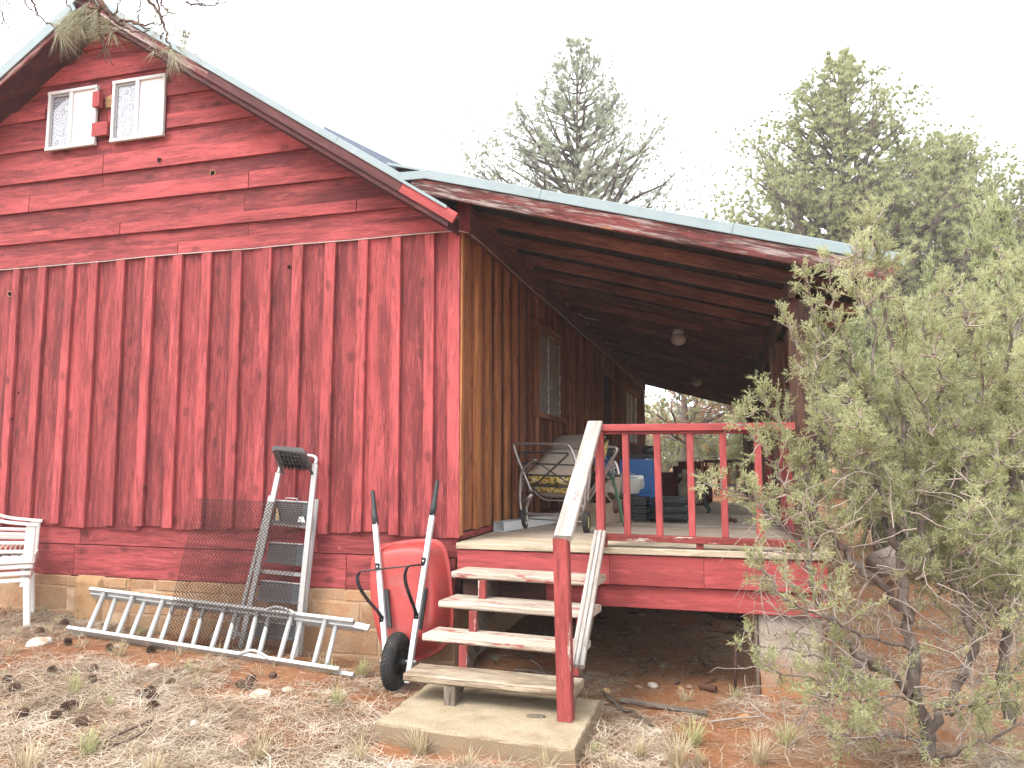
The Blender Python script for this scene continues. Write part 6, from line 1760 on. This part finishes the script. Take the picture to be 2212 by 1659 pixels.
cones = [(35, 1190, 'at the left edge of the yard'), (110, 1250, 'just right of the leftmost cone'), (330, 1130, 'in grass below the lying ladder end'), (590, 1125, 'in the middle left yard, the upper of two'), (590, 1190, 'in the middle left yard, the lower of two'), (1095, 1205, 'alone on bare dirt below the ladder middle'), (1150, 1150, 'below the ladder, above the lone one'),
         (895, 1285, 'grey, left of a close group of three'), (1005, 1300, 'brown, lowest of a close group of three'), (985, 1260, 'top of a close group of three'), (415, 1375, 'reddish, lower left yard'), (480, 1355, 'dark, touching the reddish one'), (350, 1425, 'dark, below the reddish one'), (160, 1405, 'pale grey, lower left yard'), (545, 1465, 'large and dark at the bottom of the left yard'),
         (450, 945, 'by the lower rail near the ladder left end'), (250, 880, 'lying on its side between chair leg and ladder'), (405, 825, 'against the foundation left of the ladder'), (715, 980, 'beside the white stone under the ladder'), (970, 990, 'under the lower ladder rail'), (1615, 1180, 'upper of a pair below the step ladder'), (1615, 1225, 'lower of a pair below the step ladder'), (1550, 1215, 'small, left of the pair below the step ladder'),
         (1775, 1160, 'below the right end of the ladder'), (1690, 1585, 'dark, at the bottom near the slab'), (975, 1360, 'half buried below the group of three')]
for k, (a, b, lb) in enumerate(cones):
    p = onground(*z5(a, b)); o = bpy.data.objects.new('pine_cone', cme)
    sc_ = G.uniform(.68, .88)
    link(o, None, Matrix.Translation(p + V3((0, 0, -.008))) @ Euler((G.uniform(.9, 2.0), G.uniform(-.4, .4), G.uniform(0, 6.28))).to_matrix().to_4x4() @ Matrix.Scale(sc_, 4))
    tag(o, 'open pine cone ' + lb, 'pine cone', 'pine cones in the yard')
for (a, b, lb) in ((1370, 1405, 'larger brown pine cone on the deck planks by the bench'), (1320, 1395, 'smaller brown pine cone on the deck next to the larger one')):
    p = PZ(*zB(a, b), DZ); o = bpy.data.objects.new('pine_cone', cme); link(o, None, Matrix.Translation(p + V3((0, 0, .018))) @ Euler((1.5, 0, a)).to_matrix().to_4x4() @ Matrix.Scale(.6, 4)); tag(o, lb, 'pine cone', 'pine cones on the deck')
M['rock_white'] = plain('pale_quartz_rock', (.56, .50, .43), .85, 0, .15, 20, .2, .6, dirt=(.40, .26, .16), dth=(.5, .62), dscale=10)
M['rock_tan'] = plain('tan_sandstone', (.45, .27, .14), .9, 0, .15, 20, .1, .6, dirt=(.36, .16, .07), dth=(.5, .65), dscale=8)
M['rock_red'] = plain('reddish_rock', (.30, .17, .12), .9, 0, .2, 20, .1, .6, dirt=(.44, .36, .3), dth=(.55, .65), dscale=9)
def rock(p, s, mat, label, seed):
    bm = bmesh.new(); bmesh.ops.create_icosphere(bm, subdivisions=2, radius=1)
    rr = random.Random(seed)
    cuts = [(V3((rr.gauss(0, 1), rr.gauss(0, 1), rr.gauss(0, 1))).normalized(), rr.uniform(.55, .85)) for _ in range(7)]
    for v in bm.verts:
        for n_, d_ in cuts:
            k_ = v.co.dot(n_)
            if k_ > d_: v.co -= n_ * (k_ - d_)
        v.co = V3((v.co.x * s, v.co.y * s * .75, v.co.z * s * .5)) * rr.uniform(.96, 1.04)
    o = bmobj('rock', bm, M[mat], None, Matrix.Translation(p) @ Matrix.Rotation(rr.uniform(0, 6.28), 4, 'Z'))
    return tag(o, label, 'rock', 'loose rocks in the yard')
rocks = [(z5(250, 945), .11, 'rock_white', 'flat whitish rock left of the lying ladder'), (z5(985, 1095), .06, 'rock_white', 'flat pale rock below the ladder middle'), (z5(955, 1220), .055, 'rock_tan', 'orange tan rock among cones in the middle yard'), (z5(730, 1250), .03, 'rock_tan', 'small tan pebble left of the orange rock'),
         (z5(1330, 1090), .028, 'rock_tan', 'small rounded tan rock under the ladder, the left of two'), (z5(1390, 1110), .028, 'rock_tan', 'small rounded tan rock under the ladder, the right of two'), (z5(1695, 1270), .075, 'rock_white', 'biggest white rock below the step ladder'), (z5(1870, 1235), .055, 'rock_white', 'white rock below the right end of the ladder'), (z5(1915, 1285), .022, 'rock_white', 'small white pebble below that pair of white rocks'),
         (z5(1260, 1457), .05, 'rock_white', 'flat pale rock at the bottom centre, the left of two'), (z5(1320, 1475), .045, 'rock_white', 'pale rock at the bottom centre, the right of two'), (z5(1560, 1580), .085, 'rock_red', 'large reddish rock sunk in the dirt left of the slab'), (z5(2075, 1490), .035, 'rock_tan', 'tan rock left of the slab corner'), (z5(2140, 1305), .03, 'rock_white', 'small pale rock below the wheelbarrow'),
         (z5(1210, 1530), .03, 'rock_red', 'small reddish rock at the bottom left of centre'), (z5(757, 960), .042, 'rock_white', 'round white stone propping the lower ladder rail'), (z9(555, 670), .055, 'rock_white', 'white rock in front of the dark space under the deck'), (z9(410, 682), .035, 'rock_red', 'reddish rock left of the white one under the deck edge'), (z9(835, 695), .035, 'rock_tan', 'tan rock under the deck, left of its reddish neighbour'),
         (z9(925, 690), .04, 'rock_red', 'reddish rock right of the tan one under the deck'), (z9(1475, 1000), .06, 'rock_tan', 'pointed orange rock beside the concrete pier'), (z9(605, 1140), .05, 'rock_white', 'white rock right of the slab corner'), (z9(530, 1162), .035, 'rock_white', 'small white rock touching the one by the slab corner'), (z9(740, 1145), .025, 'rock_tan', 'small tan rock right of the white pair by the slab'), (z9(90, 730), .05, 'rock_tan', 'brown rock behind the slab corner'),
         ((1262, 1488), .03, 'rock_red', 'rock lying under the steps'), ((1025, 1486), .05, 'rock_red', 'reddish rock under the third tread')]
for k, (uv, s, mm, lb) in enumerate(rocks):
    p = onground(*uv); p.z -= .03 - s * .12
    rock(p, s, mm, lb, 500 + k)
# weathered wood strips and sticks
def gp(u, v, dz=.0):
    p = onground(u, v); p.z += dz - .018; return p
strap_pts = [gp(*z9(50, 750), .01), gp(*z9(160, 860), .012), gp(*z9(310, 980), .012), gp(*z9(350, 965), .03), gp(*z9(400, 1020), .012), gp(*z9(480, 1050), .03), gp(*z9(540, 1095), .01)]
tag(strap('wood_strip', strap_pts, .035, .012, M['grey_wood'], None, (.7, -.5, .2)), 'curled grey wood strip on the dirt right of the slab', 'wood strip')
tag(board('wood_strip', gp(*z9(225, 840), .012), gp(*z9(1095, 975), .012), (0, 1, .3), .035, .016, M['grey_wood'], None), 'straight grey wood lath lying right of the slab', 'lath')
tag(board('wood_strip', gp(*z9(1010, 705), .02), gp(*z9(1185, 745), .02), (0, 1, 0), .035, .03, M['clay'], None), 'short rusty brown stick under the deck edge', 'stick')
tag(tube('iron_rod', [gp(*z9(1370, 735), -.05), PY(*z9(1378, 280), gp(*z9(1370, 735)).y)], .0095, M['rust'], None, 8), 'upright rusty iron rod under the deck left of the pier', 'rod')
tag(tube('drain_pipe', [gp(1010, 1430, .05), gp(1085, 1392, .09)], .028, M['grey_wood'], None, 12), 'grey drain pipe lying under the steps', 'pipe')
for k, (pts, lb) in enumerate(((((1110, 1447), (1150, 1452), (1200, 1462)), 'long pale stick under the lower treads'), (((1145, 1425), (1165, 1440), (1185, 1468)), 'bent pale stick leaning under the lower treads'), (((2000 * .737 + 60, 1560), (1590, 1556), (1650, 1548)), 'thin twig lying in front of the pier'), (((230, 1600), (270, 1585), (330, 1555)), 'dark twig on the grass at lower left'), (((245, 1610), (290, 1600), (325, 1572)), 'forked dark twig beside the other at lower left'))):
    tag(tube('stick', smooth_path([gp(u, v, .02 + .01 * (i == 1)) for i, (u, v) in enumerate(pts)], 1), [.006] * (len(smooth_path([V3(), V3((1, 0, 0)), V3((2, 0, 0))], 1))), M['twig'] if k < 3 else M['bark_pine'], None, 6), lb, 'stick')
p = gp(*((1000 + 1262 * .452) / 1.356, (1500 + 1320 * .452) / 1.356)); p = PZ((1000 + 1262 * .452) / 1.356, (1500 + 1320 * .452) / 1.356, .105)
tag(blob('bark_flake', p, (.055, .025, .006), M['grey_wood'], None, 31, .2), 'small grey bark flake on the concrete slab', 'bark')
# old grey log behind the juniper
lg0, lg1 = at(1890, 1100, 9.5), at(2040, 1100, 10.5)
lg = NB(); lg.tube([lg0 + V3((0, 0, .25)), lg0.lerp(lg1, .4) + V3((0, 0, .3)), lg1 + V3((0, 0, .45))], [.16, .19, .12], 12)
tag(lg.build('fallen_log', M['twig'], None, False), 'bleached fallen log behind the right foreground juniper', 'log')
# scrap under the deck
ub = NB(); G = np.random.default_rng(404)
for k in range(90):
    x, y = G.uniform(.4, 2.2), G.uniform(.1, 3.0); z = gz(x, y) + .01
    a = G.uniform(0, 3.14); l = G.uniform(.04, .2)
    ub.tube([(x, y, z + .004), (x + math.cos(a) * l, y + math.sin(a) * l, z + G.uniform(0, .03))], G.uniform(.004, .012), 4)
tag(ub.build('wood_scraps', M['clay'], None), 'bark chips and wood scraps on the dirt under the deck', 'wood scraps', kind='stuff')
# little pine seedling under the deck edge
sd_ = gp(*z9(655, 610)); se = thing('pine_seedling', sd_, 'tiny pine seedling in front of the dark space under the deck', 'seedling')
tube('stem', [sd_, sd_ + V3((0, 0, .07))], .004, M['clay'], se, 6)
s_ = NB(); needles(s_, np.array([tuple(sd_ + V3((0, 0, .07)))]), np.array([[0, 0, 1.]]), 40, .06, .003, 1.0); s_.build('needle_tuft', M['pine_needle'], se)
sd_ = gp(1070, 1430); se = thing('pine_seedling', sd_, 'small green seedling tuft under the third tread of the steps', 'seedling')
tube('stem', [sd_, sd_ + V3((0, 0, .03))], .004, M['clay'], se, 6)
s_ = NB(); needles(s_, np.array([tuple(sd_ + V3((0, 0, .03)))]), np.array([[0, 0, 1.]]), 40, .08, .003, 1.0); s_.build('needle_tuft', M['pine_needle'], se)

# ================================================================== thin drizzle haze, added to pale the far trees as lens glare would
hm = bpy.data.materials.new('glare_haze'); hm.use_nodes = True
ht_ = hm.node_tree; ht_.nodes.clear()
ho = ht_.nodes.new('ShaderNodeOutputMaterial'); hv = ht_.nodes.new('ShaderNodeVolumePrincipled')
hv.inputs['Color'].default_value = (.97, .98, 1.0, 1); hv.inputs['Density'].default_value = .0017; hv.inputs['Anisotropy'].default_value = .1
ht_.links.new(hv.outputs[0], ho.inputs['Volume'])
bm = bmesh.new(); box_bm(bm, (0, 0, 0), (900, 900, 1))
for v in bm.verts: v.co.z = 24.0 if v.co.z > 0 else -1.6
tag(bmobj('haze', bm, hm, None), 'thin pale drizzle haze, added to imitate lens glare over the far trees', 'haze', kind='stuff')
